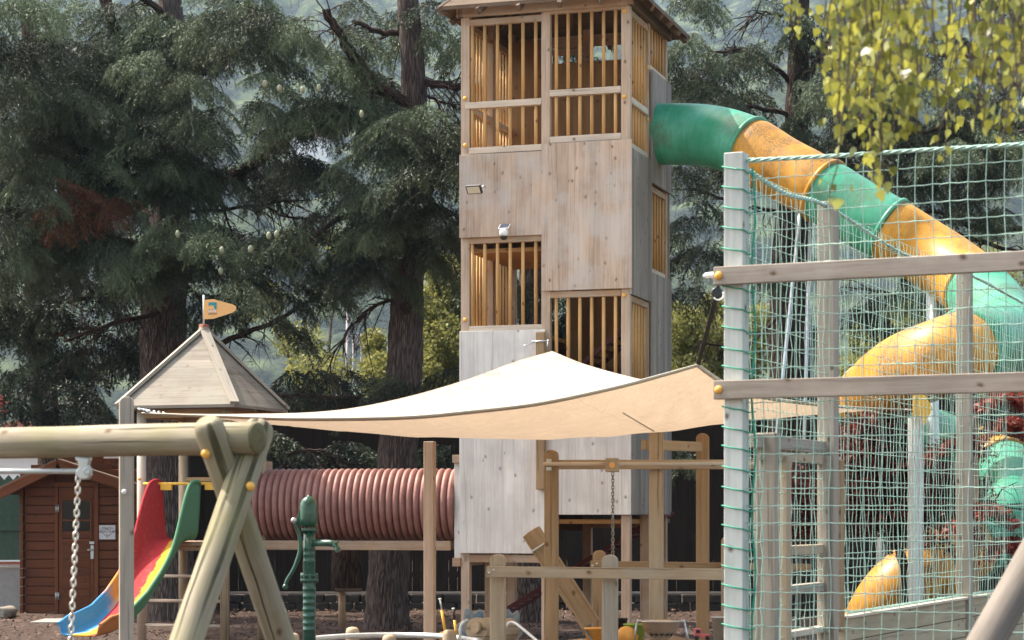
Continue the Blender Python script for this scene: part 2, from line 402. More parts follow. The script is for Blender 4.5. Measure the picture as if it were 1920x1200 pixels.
# ------------------------------------------------------------------ SETTING: ground, hills
def grid(name, xs, ys, zf, mat):
    X, Y = np.meshgrid(xs, ys); Z = zf(X, Y); v = np.stack([X, Y, Z], -1).reshape(-1, 3)
    nx, ny = len(xs), len(ys); i = np.arange(nx - 1)[None, :] + np.arange(ny - 1)[:, None] * nx
    f = np.stack([i, i + 1, i + 1 + nx, i + nx], -1).reshape(-1, 4)
    me = bpy.data.meshes.new(name); me.from_pydata(v.tolist(), [], f.tolist()); me.polygons.foreach_set('use_smooth', [True] * len(f))
    me.materials.append(mat); o = bpy.data.objects.new(name, me); link(o); ORG[o] = Vector((0, 0, 0)); return o
def vnoise(X, Y, s, seed):
    r = np.random.default_rng(seed); T = r.random((256, 256)); x = X / s + 100; y = Y / s + 100
    xi = np.floor(x).astype(int); yi = np.floor(y).astype(int); fx = x - xi; fy = y - yi
    fx = fx * fx * (3 - 2 * fx); fy = fy * fy * (3 - 2 * fy); g = lambda a, b: T[a % 256, b % 256]
    return (g(xi, yi) * (1 - fx) + g(xi + 1, yi) * fx) * (1 - fy) + (g(xi, yi + 1) * (1 - fx) + g(xi + 1, yi + 1) * fx) * fy
m, nt, bs = nodes('bark_mulch'); g = G(nt); ob = g.n('ShaderNodeTexCoord').outputs['Object']
n1 = g.noise(ob, 38, 6, .75); n2 = g.noise(ob, 1.2, 4); n3 = g.noise(ob, 160, 2)
g.l(g.mix(g.ramp(n2, [(.55, 0.0), (.7, .7)]), g.mix(g.ramp(n1, [(.35, 0.0), (.7, 1.0)]), (.025, .012, .008), (.125, .068, .045)), (.19, .125, .095)), bs.inputs['Base Color'])
bs.inputs['Roughness'].default_value = .95; g.bump(g.math('ADD', n1, g.math('MULTIPLY', n3, .4)), bs, .9, .04); M['mulch'] = m
gx = np.concatenate([[-1500, -400, -100, -40], np.linspace(-14, 14, 120), [40, 100, 400, 1500]])
gy = np.concatenate([[-200, -20, 0, 6], np.linspace(10, 33, 110), [45, 80, 200, 1500]])
gr_ = grid('ground', gx, gy, lambda X, Y: (vnoise(X, Y, .6, 3) - .5) * .035 * ((Y > 9) & (Y < 33.5)) + (vnoise(X, Y, 2.3, 5) - .5) * .05 * ((Y > 9) & (Y < 33.5)), m)
tag(gr_, kind='structure')
# loose chips on the mulch that is seen close to the fence
def chips():
    n = 9000; x = rng.uniform(-7.5, 3, n); y = rng.uniform(22, 32.5, n); z = rng.uniform(.0, .045, n)
    a = rng.uniform(0, 6.28, n); L = rng.uniform(.02, .07, n); wd = rng.uniform(.008, .022, n)
    d = np.stack([np.cos(a), np.sin(a), rng.uniform(-.3, .6, n)], -1); s_ = np.stack([-np.sin(a), np.cos(a), rng.uniform(-.4, .4, n)], -1)
    c = np.stack([x, y, z + .01], -1); d *= L[:, None] / 2; s_ *= wd[:, None] / 2
    return np.stack([c - d - s_, c + d - s_, c + d + s_, c - d + s_], 1), rng.random(n)
M['chipm'] = leafmat('bark_chips', (.035, .017, .010), (.20, .12, .085), .01, .9)
co = bpy.data.objects.new('tmp', None); link(co); ORG[co] = Vector((0, 0, 0))
t_, n_ = chips(); ch = soup('bark_chips', t_, n_, M['chipm'], co); ch.parent = None; bpy.data.objects.remove(co); tag(ch, 'brown bark chips scattered over the playground soil', 'bark chips', kind='stuff')

m, nt, bs = nodes('wooded_slope'); g = G(nt); ob = g.n('ShaderNodeTexCoord').outputs['Object']
vo = g.n('ShaderNodeTexVoronoi'); g.l(ob, vo.inputs['Vector']); vo.inputs['Scale'].default_value = .11
n1 = g.noise(ob, .16, 6, .75); n2 = g.noise(ob, .005, 4, .6)
c_ = g.mix(g.ramp(g.math('ADD', vo.outputs['Distance'], g.math('MULTIPLY', n1, .6)), [(.42, 1.0), (.95, 0.0)]), (.010, .022, .016), (.12, .16, .07))
c_ = g.mix(g.ramp(n2, [(.62, 0.0), (.66, .35)]), c_, (.25, .27, .2))
g.l(c_, bs.inputs['Base Color']); bs.inputs['Roughness'].default_value = 1; g.bump(n1, bs, 1, 6)
def hz(X, Y):
    t = np.clip((Y - 330) / 1750, 0, 1); z = 690 * t ** 1.05 - 3
    z += (vnoise(X, Y, 330, 1) - .5) * 190 * t + (vnoise(X, Y, 110, 2) - .5) * 70 * np.clip(t * 2, 0, 1)
    z += (vnoise(X, Y, 17, 4) - .3) * 15 * np.clip(t * 8, 0, 1) + (vnoise(X, Y, 8.5, 6) - .3) * 8 * np.clip(t * 8, 0, 1)
    return z
tag(grid('hills', np.linspace(-620, 620, 360), np.linspace(330, 2350, 420), hz, m), kind='structure')

# ------------------------------------------------------------------ CLIMBING TOWER
K = Vector((*XY(1180, 24), 0)); TW, TD = 2.03, 1.88
def T(s, t, z): return K + A_ * s + B_ * t + UP * z
tower = thing('climbing_tower', T(TW / 2, TD / 2, 0), 'tall square weathered wooden play tower with barred openings and a hip roof', 'play tower')
def tbuild(mb, name, mat, bevel=.004, par=None): return mb.build(name, M[mat], par or tower, bevel)
def fpanel(s0, s1, z0, z1, mat, t=-.022):   # front cladding
    return tbuild(MB().box(T((s0 + s1) / 2, t, (z0 + z1) / 2), A_, B_, UP, s1 - s0, .03, z1 - z0, 2), 'cladding_panel', mat, .003)
def spanel(t0, t1, z0, z1, mat, s=-.022):   # side cladding
    return tbuild(MB().box(T(s, (t0 + t1) / 2, (z0 + z1) / 2), B_, A_, UP, t1 - t0, .03, z1 - z0, 2), 'cladding_panel', mat, .003)
zR = lambda y: Zp(y, 24.0); zL = lambda y: Zp(y, 24.61); zM = lambda y: Zp(y, 24.9)
fpanel(-.04, 1.035, zR(541), zR(262), 'panel', -.036)      # big right panel
fpanel(1.0, TW + .015, zL(447), zL(292), 'panel')
fpanel(1.0, TW + .015, zL(1037), zL(622), 'panel_pale')
fpanel(-.03, 1.005, zR(965), zR(745), 'panel_pale', -.034)
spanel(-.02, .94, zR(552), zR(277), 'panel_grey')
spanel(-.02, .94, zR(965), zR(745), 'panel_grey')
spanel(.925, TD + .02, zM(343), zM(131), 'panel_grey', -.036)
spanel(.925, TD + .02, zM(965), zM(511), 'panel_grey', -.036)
ztop = 7.52
# corner and middle posts
for s_, t_, z1_ in ((.045, .045, ztop), (1.0, .045, ztop), (TW - .045, .045, ztop), (.045, .94, ztop), (.045, TD - .05, ztop), (TW - .045, .94, ztop), (TW - .045, TD - .05, ztop), (1.0, TD - .05, ztop)):
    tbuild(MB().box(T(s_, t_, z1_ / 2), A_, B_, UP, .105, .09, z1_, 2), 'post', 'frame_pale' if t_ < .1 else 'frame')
# infill bays with rails and round slats
def bay(along, s0, s1, z0, z1, n, zr=None, off=.05, skip=0):
    f = (lambda q, z: T(q, off, z)) if along == 'f' else ((lambda q, z: T(off, q, z)) if along == 'r' else ((lambda q, z: T(TW - off, q, z)) if along == 'l' else (lambda q, z: T(q, TD - off, z))))
    d = A_ if along in 'fb' else B_; nn = B_ if along in 'fb' else A_
    for zz in [z0, z1] + ([zr] if zr else []):
        tbuild(MB().box(f((s0 + s1) / 2, zz), d, nn, UP, s1 - s0, .075 if zz == zr else .06, .075), 'rail', 'rail' if zz != z1 else 'frame', .006)
    for i in range(n):
        q = s0 + (s1 - s0) * (i + .5) / n
        lv = [(z0 + .03, z1 - .03)] if not zr else [(z0 + .03, zr - .03), (zr + .03, z1 - .03)]
        for a, b in lv: tbuild(MB().tube([f(q, a), f(q, (a + b) / 2), f(q, b)], .021 if along in 'fb' else .0155, 10), 'slat', 'slat', 0)
bay('f', 1.05, 1.985, zL(284), zL(44), 6, zL(199), .03)
bay('f', .10, .95, zR(254), zR(9), 6, zR(166), .03)
bay('f', 1.05, 1.985, zL(618), zL(452), 6, None, .03)
bay('f', .10, .95, zR(740), zR(548), 6, None, .03)
bay('r', .09, .89, zR(270), zR(20), 6, zR(184), .03)
bay('r', .99, 1.83, zM(125), zM(28), 6, None, .03)
bay('r', .99, 1.83, zM(506), zM(350), 6, None, .03)
bay('r', .09, .89, zR(740), zR(558), 6, None, .03)
bay('l', .09, .89, zL(284), zL(44), 7, zL(199), .03)
bay('l', .99, 1.83, zL(284), zL(44), 7, zL(199), .03)
bay('b', 1.05, 1.98, zL(284), zL(44), 6, zL(199), .03)
bay('l', .09, .89, zL(618), zL(452), 7, None, .03)
bay('l', .99, 1.83, zL(618), zL(452), 7, None, .03)
# inner boards: back wall, dividing wall, floors
def inner(c, sx, sy, sz, mat='inner'): return tbuild(MB().box(c, A_, B_, UP, sx, sy, sz, 2 if sz > .2 else 0), 'inner_wall' if sz > .2 else 'floor_deck', mat, 0)
inner(T(.72, TD - .30, (zL(284) + ztop - .45) / 2), 1.35, .03, ztop - .45 - zL(284), 'innerdark')
inner(T(1.75, TD - .12, (zL(284) + ztop - .1) / 2), .45, .03, ztop - .1 - zL(284), 'innerdark')
inner(T(.50, TD - .10, (3.3 + zL(300)) / 2), .92, .03, zL(300) - 3.3)
inner(T(1.5, TD - .03, (zL(452) + zL(300)) / 2), 1.0, .03, zL(300) - zL(452))
inner(T(1.5, TD - .03, (1.3 + zL(622)) / 2), 1.0, .03, zL(622) - 1.3, 'roofwood')
inner(T(TW - .01, TD / 2, (zL(452) + zL(300)) / 2), .03, TD - .05, zL(300) - zL(452))
inner(T(TW - .01, TD / 2, (1.0 + zL(622)) / 2), .03, TD - .05, zL(622) - 1.0, 'frame')
inner(T(TW / 2, TD / 2 + .02, zR(268)), TW - .18, TD - .2, .05)
inner(T(1.5, TD / 2 + .02, zL(470)), .9, TD - .2, .05)
inner(T(1.5, TD / 2 + .02, zL(632)), .9, TD - .2, .05)
inner(T(TW / 2, TD / 2 + .02, 1.42), TW - .18, TD - .2, .05)
inner(T(.98, 1.35, (3.0 + 5.5) / 2), .03, .85, 2.5)
# back-facing outer cladding
tbuild(MB().box(T(.5, TD + .018, (1.4 + zL(284)) / 2), A_, B_, UP, 1.05, .03, zL(284) - 1.4, 2), 'cladding_panel', 'panel_grey', .003)
# yellow bolt caps
def cap(c, nrm, r=.024, par=None, nm='bolt_cap', mat='yellowcap'):
    mb = MB().lathe(c, [(r, 0), (r, .008), (r * .8, .014), (r * .3, .018), (0.0001, .0185)], 14, nrm); return mb.build(nm, M[mat], par or tower)
for s_, y in ((TW - .045, 28), (TW - .045, 185), (TW - .045, 273)): cap(T(s_, -.002, zL(y)), -B_)
for s_, y in ((.06, 20), (.06, 181)): cap(T(s_, -.002, zR(y)), -B_)
cap(T(.06, -.002, zR(553)), -B_); cap(T(TW - .045, -.002, zL(600)), -B_)
for y in (98, 200): cap(T(-.01, .84, zR(y)), -A_)
# eaves beams and roof
for t_ in (-.02, TD): tbuild(MB().box(T(TW / 2, t_, ztop - .12), A_, B_, UP, TW + .1, .06, .14), 'eaves_beam', 'frame')
for s_ in (-.02, TW): tbuild(MB().box(T(s_, TD / 2, ztop - .12), B_, A_, UP, TD + .1, .06, .14), 'eaves_beam', 'roofwood')
ov = .22; ze = Zp(72, 25.9); ap = T(TW / 2, TD / 2, ze + 1.25)
cs_ = [T(-ov, -ov, ze), T(TW + ov, -ov, ze), T(TW + ov, TD + ov, ze), T(-ov, TD + ov, ze)]
mb = MB()
for i in range(4):
    p, q = cs_[i], cs_[(i + 1) % 4]; b = len(mb.v); upv = Vector((0, 0, .045))
    mb.v += [p, q, ap, p + upv, q + upv, ap + upv]; L = (q - p).length; r_ = random.uniform(0, 9)
    mb.face([b, b + 1, b + 2], [(r_, 0), (r_ + L, 0), (r_ + L / 2, 1.4)]); mb.face([b + 3, b + 5, b + 4], [(r_, 0), (r_ + L / 2, 1.4), (r_ + L, 0)])
    mb.face([b, b + 3, b + 4, b + 1], [(r_, 0), (r_, .05), (r_ + L, .05), (r_ + L, 0)])
roof = tbuild(mb, 'roof', 'roofwood', 0)
for i in range(4):
    tbuild(MB().bar(cs_[i] - UP * .03 + (cs_[i] - ap).normalized() * -.02, ap - UP * .03, .07, .10), 'hip_rafter', 'roofwood', .004, roof)
    for k in (1, 2, 3, 4):
        p = cs_[i].lerp(cs_[(i + 1) % 4], k / 5); q = p.lerp(ap, .55)
        tbuild(MB().bar(p - UP * .045, q - UP * .045, .05, .08), 'rafter', 'roofwood', .004, roof)
# beams under the cladding, door box for the tunnel, mast board for the sail
tbuild(MB().box(T(1.5, .03, zL(1047)), A_, B_, UP, 1.0, .06, .09), 'beam', 'frame')
tbuild(MB().box(T(.5, TD - .05, 1.4), A_, B_, UP, 1.0, .06, .12), 'beam', 'frame')
tbuild(MB().box(T(TW + .055, .42, (zL(868) + zL(1046)) / 2), A_, B_, UP, .085, .80, zL(868) - zL(1046), 2), 'tunnel_collar', 'panel_pale')
for y0, y1 in ((853, 868), (1046, 1062)): tbuild(MB().box(T(TW + .055, .40, (zL(y0) + zL(y1)) / 2), A_, B_, UP, .10, .86, zL(y0) - zL(y1), 1), 'collar_rail', 'frame')
mast0 = T(1.03, -.085, 0)
tbuild(MB().box(T(1.03, -.09, (Zp(918, 24.2) + Zp(622, 24.2)) / 2), A_, B_, UP, .105, .09, Zp(622, 24.2) - Zp(918, 24.2), 2), 'sail_mast', 'brown', .01)
hk = MB(); b0 = T(1.03, -.14, Zp(640, 24.2))
hk.tube([b0 + A_ * .10, b0 - A_ * .10], .009, 8); hk.tube([b0 - A_ * .10, b0 - A_ * .09 - UP * .10], .009, 8); hk.tube([b0 + A_ * .06 - UP * .01, b0 + A_ * .17 - UP * .05, b0 + A_ * .19 - UP * .04], .006, 8)
hk.lathe(b0 - A_ * .105, [(.016, -.008), (.016, .008)], 10, A_)
tbuild(hk, 'sail_hook', 'steel', 0)
# red rope ramps seen inside and under the tower
def ramp_ladder(p0, p1, wdt, nm):
    side = B_ * wdt; mb = MB(); d = (p1 - p0); n = int(d.length / .11)
    for o_ in (Vector((0, 0, 0)), side): mb.bar(p0 + o_, p1 + o_, .035, .055)
    for i in range(n): 
        c = p0 + d * ((i + .5) / n); mb.bar(c, c + side, .05, .028)
    return tbuild(mb, nm, 'redrope', .003)
ramp_ladder(P(895, 1176, 25.7), P(1245, 962, 25.3), .5, 'rope_ramp')
ramp_ladder(T(.95, .7, Zp(705, 24.7)), T(.06, .7, Zp(590, 24.7)), .7, 'rope_ramp')
# flood light and camera on the front
fl = thing('flood_light', P(890, 355, 24.35), 'black framed flood light on the left cladding of the wooden tower', 'flood light')
c = P(889, 355, 24.30); dn = Vector((-.28, -.55, -.55)).normalized(); ex = dn.cross(UP).normalized() * -1; ex = (A_ * -1 + B_ * -.05).normalized(); ey = dn.cross(ex).normalized() * -1
if ey.z < 0: ey = -ey
MB().box(c, ex, ey, dn, .185, .115, .03).build('housing', M['black'], fl, .006)
MB().box(c + dn * .017, ex, ey, dn, .155, .088, .006).build('lens', M['lampglass'], fl, .002)
MB().tube([c + ex * .09 + UP * .02, c + ex * .12 + UP * .035, c + ex * .11 + UP * .03 + B_ * .1], .008, 8).build('bracket', M['steel'], fl)
sc_ = thing('security_camera', P(946, 440, 24.33), 'white dome security camera with a small solar panel above the barred opening', 'camera')
c = P(944.5, 438, 24.26)
MB().lathe(c - UP * .03, [(.035, 0), (.05, .008), (.052, .035), (.05, .07), (.03, .078)], 20).build('housing', M['white'], sc_)
MB().lathe(c - UP * .075, [(.0005, 0), (.02, .004), (.036, .016), (.042, .035), (.042, .052)], 20).build('dome', M['black'], sc_)
d2 = Vector((0, -.6, .8)).normalized(); e2 = Vector((0, .8, .6))
sp_ = MB().box(c + UP * .085 + B_ * .02, (-A_ + UP * .0).normalized(), (e2 + XV * .25).normalized(), d2, .125, .105, .012).build('solar_panel', M['white'], sc_, .004)
MB().box(c + UP * .085 + B_ * .02 + d2 * .008, -A_, (e2 + XV * .25).normalized(), d2, .11, .09, .004).build('solar_cell', M['solar'], sp_, .002)

# ------------------------------------------------------------------ PLAYHOUSE with roof, slide, rungs
KP = Vector((*XY(440, 24), 0)); PW = 1.51
def Q(s, t, z): return KP + A_ * s + B_ * t + UP * z
ph = thing('playhouse', Q(PW / 2, PW / 2, 0), 'small open wooden playhouse with a silvered pyramid roof and an orange flag', 'playhouse')
ins = .235; pz = Zp(1020, 24.2)
for s_, t_ in ((ins, ins), (PW - ins + .03, ins), (PW - ins + .01, PW - ins), (ins, PW - ins)):
    MB().tube([Q(s_, t_, 0), Q(s_, t_, 1.2), Q(s_, t_, 2.78)], .055, 16, True, .01).build('post', M['rail' if t_ < 1 and s_ > 1 else 'tan'], ph)
ez = Zp(763, 24); apx = Q(PW / 2, PW / 2, Zp(622, 24.9))
pc = [Q(0, 0, ez), Q(PW, 0, ez), Q(PW, PW, ez), Q(0, PW, ez)]; mb = MB()
for i in range(4):
    p, q = pc[i], pc[(i + 1) % 4]; b = len(mb.v); upv = Vector((0, 0, .035))
    mb.v += [p, q, apx, p + upv, q + upv, apx + upv]; L = (q - p).length; r_ = random.uniform(0, 9)
    mb.face([b, b + 1, b + 2], [(r_, 0), (r_ + L, 0), (r_ + L / 2, 1.2)]); mb.face([b + 3, b + 5, b + 4], [(r_, 0), (r_ + L / 2, 1.2), (r_ + L, 0)])
    mb.face([b, b + 3, b + 4, b + 1], [(r_, 0), (r_, .04), (r_ + L, .04), (r_ + L, 0)])
prf = mb.build('roof', M['silver'], ph)
for i in range(4): MB().bar(pc[i] + UP * .05, apx + UP * .05, .11, .035).build('ridge_board', M['greyt'], prf, .003)
MB().lathe(apx - UP * .0, [(.062, 0), (.062, .09)], 4).build('finial', M['redblock'], ph, .006)
fp = apx + UP * .08
MB().tube([fp, fp + UP * .36], .012, 10).build('flag_pole', M['steelpale'], ph)
fo = fp + UP * .07 - YV * .02
fl_poly = [(0, 0), (.12, .004), (.36, .075), (.395, .10), (.405, .125), (.395, .15), (.36, .172), (.12, .238), (0, .232)]
FX = Vector((.985, -.17, 0))
flg = MB().prism(fl_poly, fo, FX, UP, YV * .006).build('flag', M['flag'], ph)
# printed mark: teal square with a stepped house cut out, lettering below
lx, lz = .062, .085
mk = MB(); oo = fo + FX * lx + UP * lz - YV * .0025
for poly in ([(0, .115), (.10, .115), (.10, .085), (0, .085)], [(.068, .085), (.10, .085), (.10, .03), (.085, .03), (.068, .045)], [(0, .085), (.034, .085), (0, .072)], [(.034, .085), (.068, .085), (.068, .072)],
             [(0, .03), (.026, .03), (.026, .025), (0, .025)], [(.04, .03), (.058, .03), (.058, .025), (.04, .025)]):
    mk.prism(poly, oo, FX, UP, YV * -.002)
mk.build('printed_mark', M['teal'], flg)
def text_part(txt, name, size, origin, ex, ey, mat, parent, align='LEFT'):
    cu = bpy.data.curves.new(name, 'FONT'); cu.body = txt; cu.size = size; cu.align_x = align; cu.offset = size * .012
    to = bpy.data.objects.new(name, cu); link(to); dg = bpy.context.evaluated_depsgraph_get(); me = bpy.data.meshes.new_from_object(to.evaluated_get(dg))
    bpy.data.objects.remove(to)
    n = ex.cross(ey)
    M4 = Matrix((ex, ey, n)).transposed().to_4x4(); me.transform(M4); me.materials.clear(); me.materials.append(M[mat])
    o = bpy.data.objects.new(name, me); link(o); return finish(o, parent, Vector(origin))
text_part('obra', 'lettering', .052, fo + FX * (lx - .004) + UP * (lz - .004) - YV * .006, FX, UP, 'white', flg)
text_part('DESIGN', 'lettering', .030, fo + FX * (lx - .002) + UP * (lz - .030) - YV * .006, FX, UP, 'ink', flg)
# under-roof beams, deck, bars
for s0, t0, s1, t1 in ((ins, ins, PW - ins, ins), (ins, PW - ins, PW - ins, PW - ins), (ins, ins, ins, PW - ins), (PW - ins, ins, PW - ins, PW - ins)):
    MB().bar(Q(s0, t0, ez - .05), Q(s1, t1, ez - .05), .05, .10).build('eaves_beam', M['brown'], ph, .004)
MB().box(Q(PW / 2, PW / 2, pz), A_, B_, UP, PW - .3, PW - .3, .05).build('deck', M['frame'], ph, .004)
MB().bar(Q(ins, ins - .03, pz - .03), Q(PW - ins, ins - .03, pz - .03), .05, .10).build('deck_beam', M['frame'], ph, .004)
MB().bar(Q(ins, PW - ins, 1.93), Q(PW - ins, PW - ins, 1.93), .05, .05).build('back_rail', M['brown'], ph, .004)
MB().tube([Q(ins + .05, .17, Zp(906, 24.1)), Q(PW - ins - .03, .17, Zp(906, 24.1))], .017, 10).build('grab_bar', M['yellow'], ph)
for s_ in (PW - .56, .38): MB().box(Q(s_, .17, Zp(913, 24.1)), A_, B_, UP, .14, .04, .065).build('bar_bracket', M['yellow'], ph, .003)
for s_, mt, y1 in ((PW - ins - .13, 'greyboard', 912), (ins + .02, 'plum', 912)):
    MB().prism([(-.055, 0), (.055, 0), (.055, Zp(918, 24.1) - pz), (.02, Zp(y1, 24.1) - pz), (-.05, Zp(y1, 24.1) - pz)], Q(s_, .19, pz), -A_, UP, B_ * .03).build('side_board', M[mt], ph, .003)
    cap(Q(s_, .188, Zp(921, 24.1)), -B_, .012, ph, 'bolt_head', 'steel')
for y in (1082, 1129, 1176): MB().tube([Q(ins, ins, Zp(y, 24.1)), Q(PW - ins, ins, Zp(y, 24.1))], .02, 10).build('rung', M['rail'], ph)
cap(Q(PW - ins + .03, ins - .055, Zp(897, 24.2)), -B_, .02, ph)
# plastic slide
m, nt, bs = nodes('striped_slide_plastic'); g = G(nt); tc = g.n('ShaderNodeTexCoord'); sp = g.n('ShaderNodeSeparateXYZ'); g.l(tc.outputs['UV'], sp.inputs[0]); u, v = sp.outputs[0], sp.outputs[1]
wb = g.math('MULTIPLY', g.math('SUBTRACT', g.noise(tc.outputs['Object'], 5, 4, .6), .5), .22); vv = g.math('ADD', v, wb); uu = g.math('ADD', u, wb)
red, yel, grn, blu = (.42, .035, .04), (.58, .32, .035), (.11, .26, .15), (.06, .25, .48)
left = g.mix(g.ramp(uu, [(.36, 0.0), (.42, 1.0)]), red, g.mix(g.ramp(uu, [(.50, 0.0), (.58, 1.0)]), (.62, .26, .06), blu))
mid = g.mix(g.ramp(g.math('SUBTRACT', vv, g.math('MULTIPLY', uu, .10)), [(.50, 0.0), (.53, 1.0)]), red, yel)
lo = g.mix(g.ramp(vv, [(.36, 0.0), (.44, 1.0)]), blu, g.mix(g.ramp(vv, [(.62, 0.0), (.68, 1.0)]), yel, red))
mid = g.mix(g.ramp(uu, [(.66, 0.0), (.74, 1.0)]), mid, lo)
right = g.mix(g.ramp(uu, [(.74, 0.0), (.80, 1.0)]), grn, (.50, .20, .07))
col = g.mix(g.ramp(v, [(.298, 0.0), (.302, 1.0)]), left, g.mix(g.ramp(v, [(.698, 0.0), (.702, 1.0)]), mid, right))
sc2 = g.noise(tc.outputs['Object'], 20, 5, .7); col = g.mix(g.math('MULTIPLY', g.ramp(sc2, [(.55, 0.0), (.75, 1.0)]), .22), col, (.45, .40, .30))
g.l(col, bs.inputs['Base Color']); bs.inputs['Roughness'].default_value = .75; bs.inputs['Specular IOR Level'].default_value = .12
M['slide'] = m
sl = thing('play_slide', P(165, 1200, 22.0), 'wavy plastic slide in worn red yellow blue and green beside the playhouse', 'slide')
prof = [(0, 0, .0), (.12, .0, .02), (.30, -.02, .08), (.48, -.12, .2), (.75, -.33, .40), (1.05, -.56, .62), (1.35, -.76, .8), (1.7, -.92, .92), (2.1, -1.0, 1), (2.45, -1.02, 1)]
DS = Vector((-.42, -.907, 0)); CS = Vector((-.907, .42, 0)); st0 = Q(PW / 2 + .03, .22, pz + .04); NU, NV = 48, 25
mb = MB(); rimL = []; rimR = []
def interp(q, col):
    xs = [p[0] for p in prof]; return float(np.interp(q, xs, [p[col] for p in prof]))
for i in range(NU):
    q = 2.45 * i / (NU - 1); c = st0 + DS * (q * .80) + UP * interp(q, 1)
    wingL = .20 + .50 * math.exp(-abs((q - .16) / .46) ** 2.6) ; wingR = .19 + .50 * math.exp(-abs((q - .16) / .40) ** 2.6)
    end = 1 - .35 * max(0, (q - 2.2) / .25)
    for j in range(NV):
        vv_ = j / (NV - 1); x = (vv_ - .5) * 2
        fx = max(-1, min(1, x / .56)); hx = fx * .235 + (x - fx * .56) * .09 * (1 if abs(x) > .56 else 0)
        hh = 0 if abs(x) < .4 else ((abs(x) - .4) / .6) ** 1.6 * (wingL if x < 0 else wingR) * end
        mb.v.append(c - CS * hx + UP * hh)
for i in range(NU - 1):
    for j in range(NV - 1):
        a = i * NV + j; mb.face([a, a + 1, a + 1 + NV, a + NV], [(i / (NU - 1), j / (NV - 1)), (i / (NU - 1), (j + 1) / (NV - 1)), ((i + 1) / (NU - 1), (j + 1) / (NV - 1)), ((i + 1) / (NU - 1), j / (NV - 1))], True)
sc = mb.build('chute', M['slide'], sl); md = sc.modifiers.new('solidify', 'SOLIDIFY'); md.thickness = .02
vv0 = list(mb.v)
for side, j in ((0, 0), (1, NV - 1)):
    rm_ = MB(); rm_.tube([vv0[i * NV + j] for i in range(NU)], .022, 8)
    b = 0
    rm_.uv = [[(min(1, (k // 8) / (NU - 1)), .02 if j == 0 else .98)] * len(f) for k, f in enumerate(rm_.f)]
    rm_.build('rim', M['slide'], sl)
# corrugated tunnel
m, nt, bs = nodes('faded_red_tunnel'); g = G(nt); ob = g.n('ShaderNodeTexCoord').outputs['Object']
n1 = g.noise(ob, 6, 5, .65); n2 = g.noise(ob, 40, 3, .7)
cc = g.mix(g.ramp(n1, [(.3, 0.0), (.7, 1.0)]), (.26, .11, .088), (.41, .205, .17)); cc = g.mix(g.math('MULTIPLY', g.ramp(n2, [(.55, 0.0), (.7, 1.0)]), .35), cc, (.20, .13, .09))
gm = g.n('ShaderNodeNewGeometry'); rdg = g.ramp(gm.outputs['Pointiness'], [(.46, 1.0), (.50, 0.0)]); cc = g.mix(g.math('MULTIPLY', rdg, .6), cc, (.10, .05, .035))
g.l(cc, bs.inputs['Base Color']); bs.inputs['Roughness'].default_value = .55; M['tunnel'] = m
tL = P(440, 945.5, 25.45); tR = P(862, 945.5, 25.0); d = (tR - tL); Ln = d.length; d.normalize()
mb = MB(); pts = []; rs = []; nr = 34; per = 8
for i in range(nr * per + 1):
    f = i / per % 1; q = i / (nr * per); pts.append(tL + d * (Ln * q)); hgt = max(0, math.sin(math.pi * min(1, f / .84))) ** .38 if f < .84 else 0
    rs.append(.382 + .048 * hgt)
mb.tube(pts, rs, 56, False)
tn = thing('crawl_tunnel', (tL + tR) / 2 - UP * .43, 'faded red ribbed plastic tunnel between the playhouse and the tower', 'crawl tunnel')
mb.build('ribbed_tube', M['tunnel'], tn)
yb = -.43 - .06
MB().bar(tL + UP * yb - B_ * .32, tR + UP * yb - B_ * .32, .06, .11).build('support_beam', M['frame'], tn, .004)
MB().bar(tL + UP * yb + B_ * .32, tR + UP * yb + B_ * .32, .06, .11).build('support_beam', M['frame'], tn, .004)
MB().box(tL + d * .30 + UP * .45, d, B_, UP, .14, .5, .15).build('end_board', M['frame_pale'], tn, .004)

# ------------------------------------------------------------------ TUBE SLIDE
M['tgreen'] = tubeplastic('green_tube_plastic', (.025, .30, .155), (.10, .12, .08), fade=(.10, .40, .28), damt=.75)
M['tyellow'] = tubeplastic('yellow_tube_plastic', (.58, .26, .018), (.09, .06, .03), fade=(.66, .32, .035), damt=.85)
ts = thing('tube_slide', P(1650, 1190, 22.8), 'green and yellow spiral tube slide coming out of the wooden tower', 'tube slide')
path = [((1222, 252, 25.25), 'g'), ((1290, 252, 25.05), 'g'), ((1345, 258, 24.8), 'g'), ((1405, 278, 24.5), 'gy'), ((1465, 315, 24.25), 'y'), ((1545, 358, 23.9), 'yg'),
        ((1606, 396, 23.7), 'g'), ((1666, 430, 23.5), 'gy'), ((1730, 470, 23.4), 'y'), ((1788, 508, 23.1), 'y'), ((1834, 548, 22.6), 'yg'), ((1872, 596, 21.6), 'g'), ((1884, 636, 20.6), 'g'), ((1852, 644, 19.9), 'g'), ((1812, 655, 19.5), 'gy'),
        ((1760, 672, 19.4), 'y'), ((1690, 702, 19.9), 'y'), ((1640, 745, 21.4), 'yg'), ((1640, 782, 23.3), 'g'), ((1710, 812, 24.3), 'g'), ((1800, 845, 24.7), 'gy'), ((1880, 880, 24.3), 'yg'),
        ((1915, 925, 23.3), 'g'), ((1890, 975, 22.4), 'g'), ((1820, 1020, 22.1), 'gy'), ((1745, 1066, 21.6), 'y'), ((1685, 1112, 21.4), 'y'), ((1650, 1165, 21.6), 'y'), ((1640, 1212, 21.8), 'y')]
cp = [P(*p[0]) for p in path]
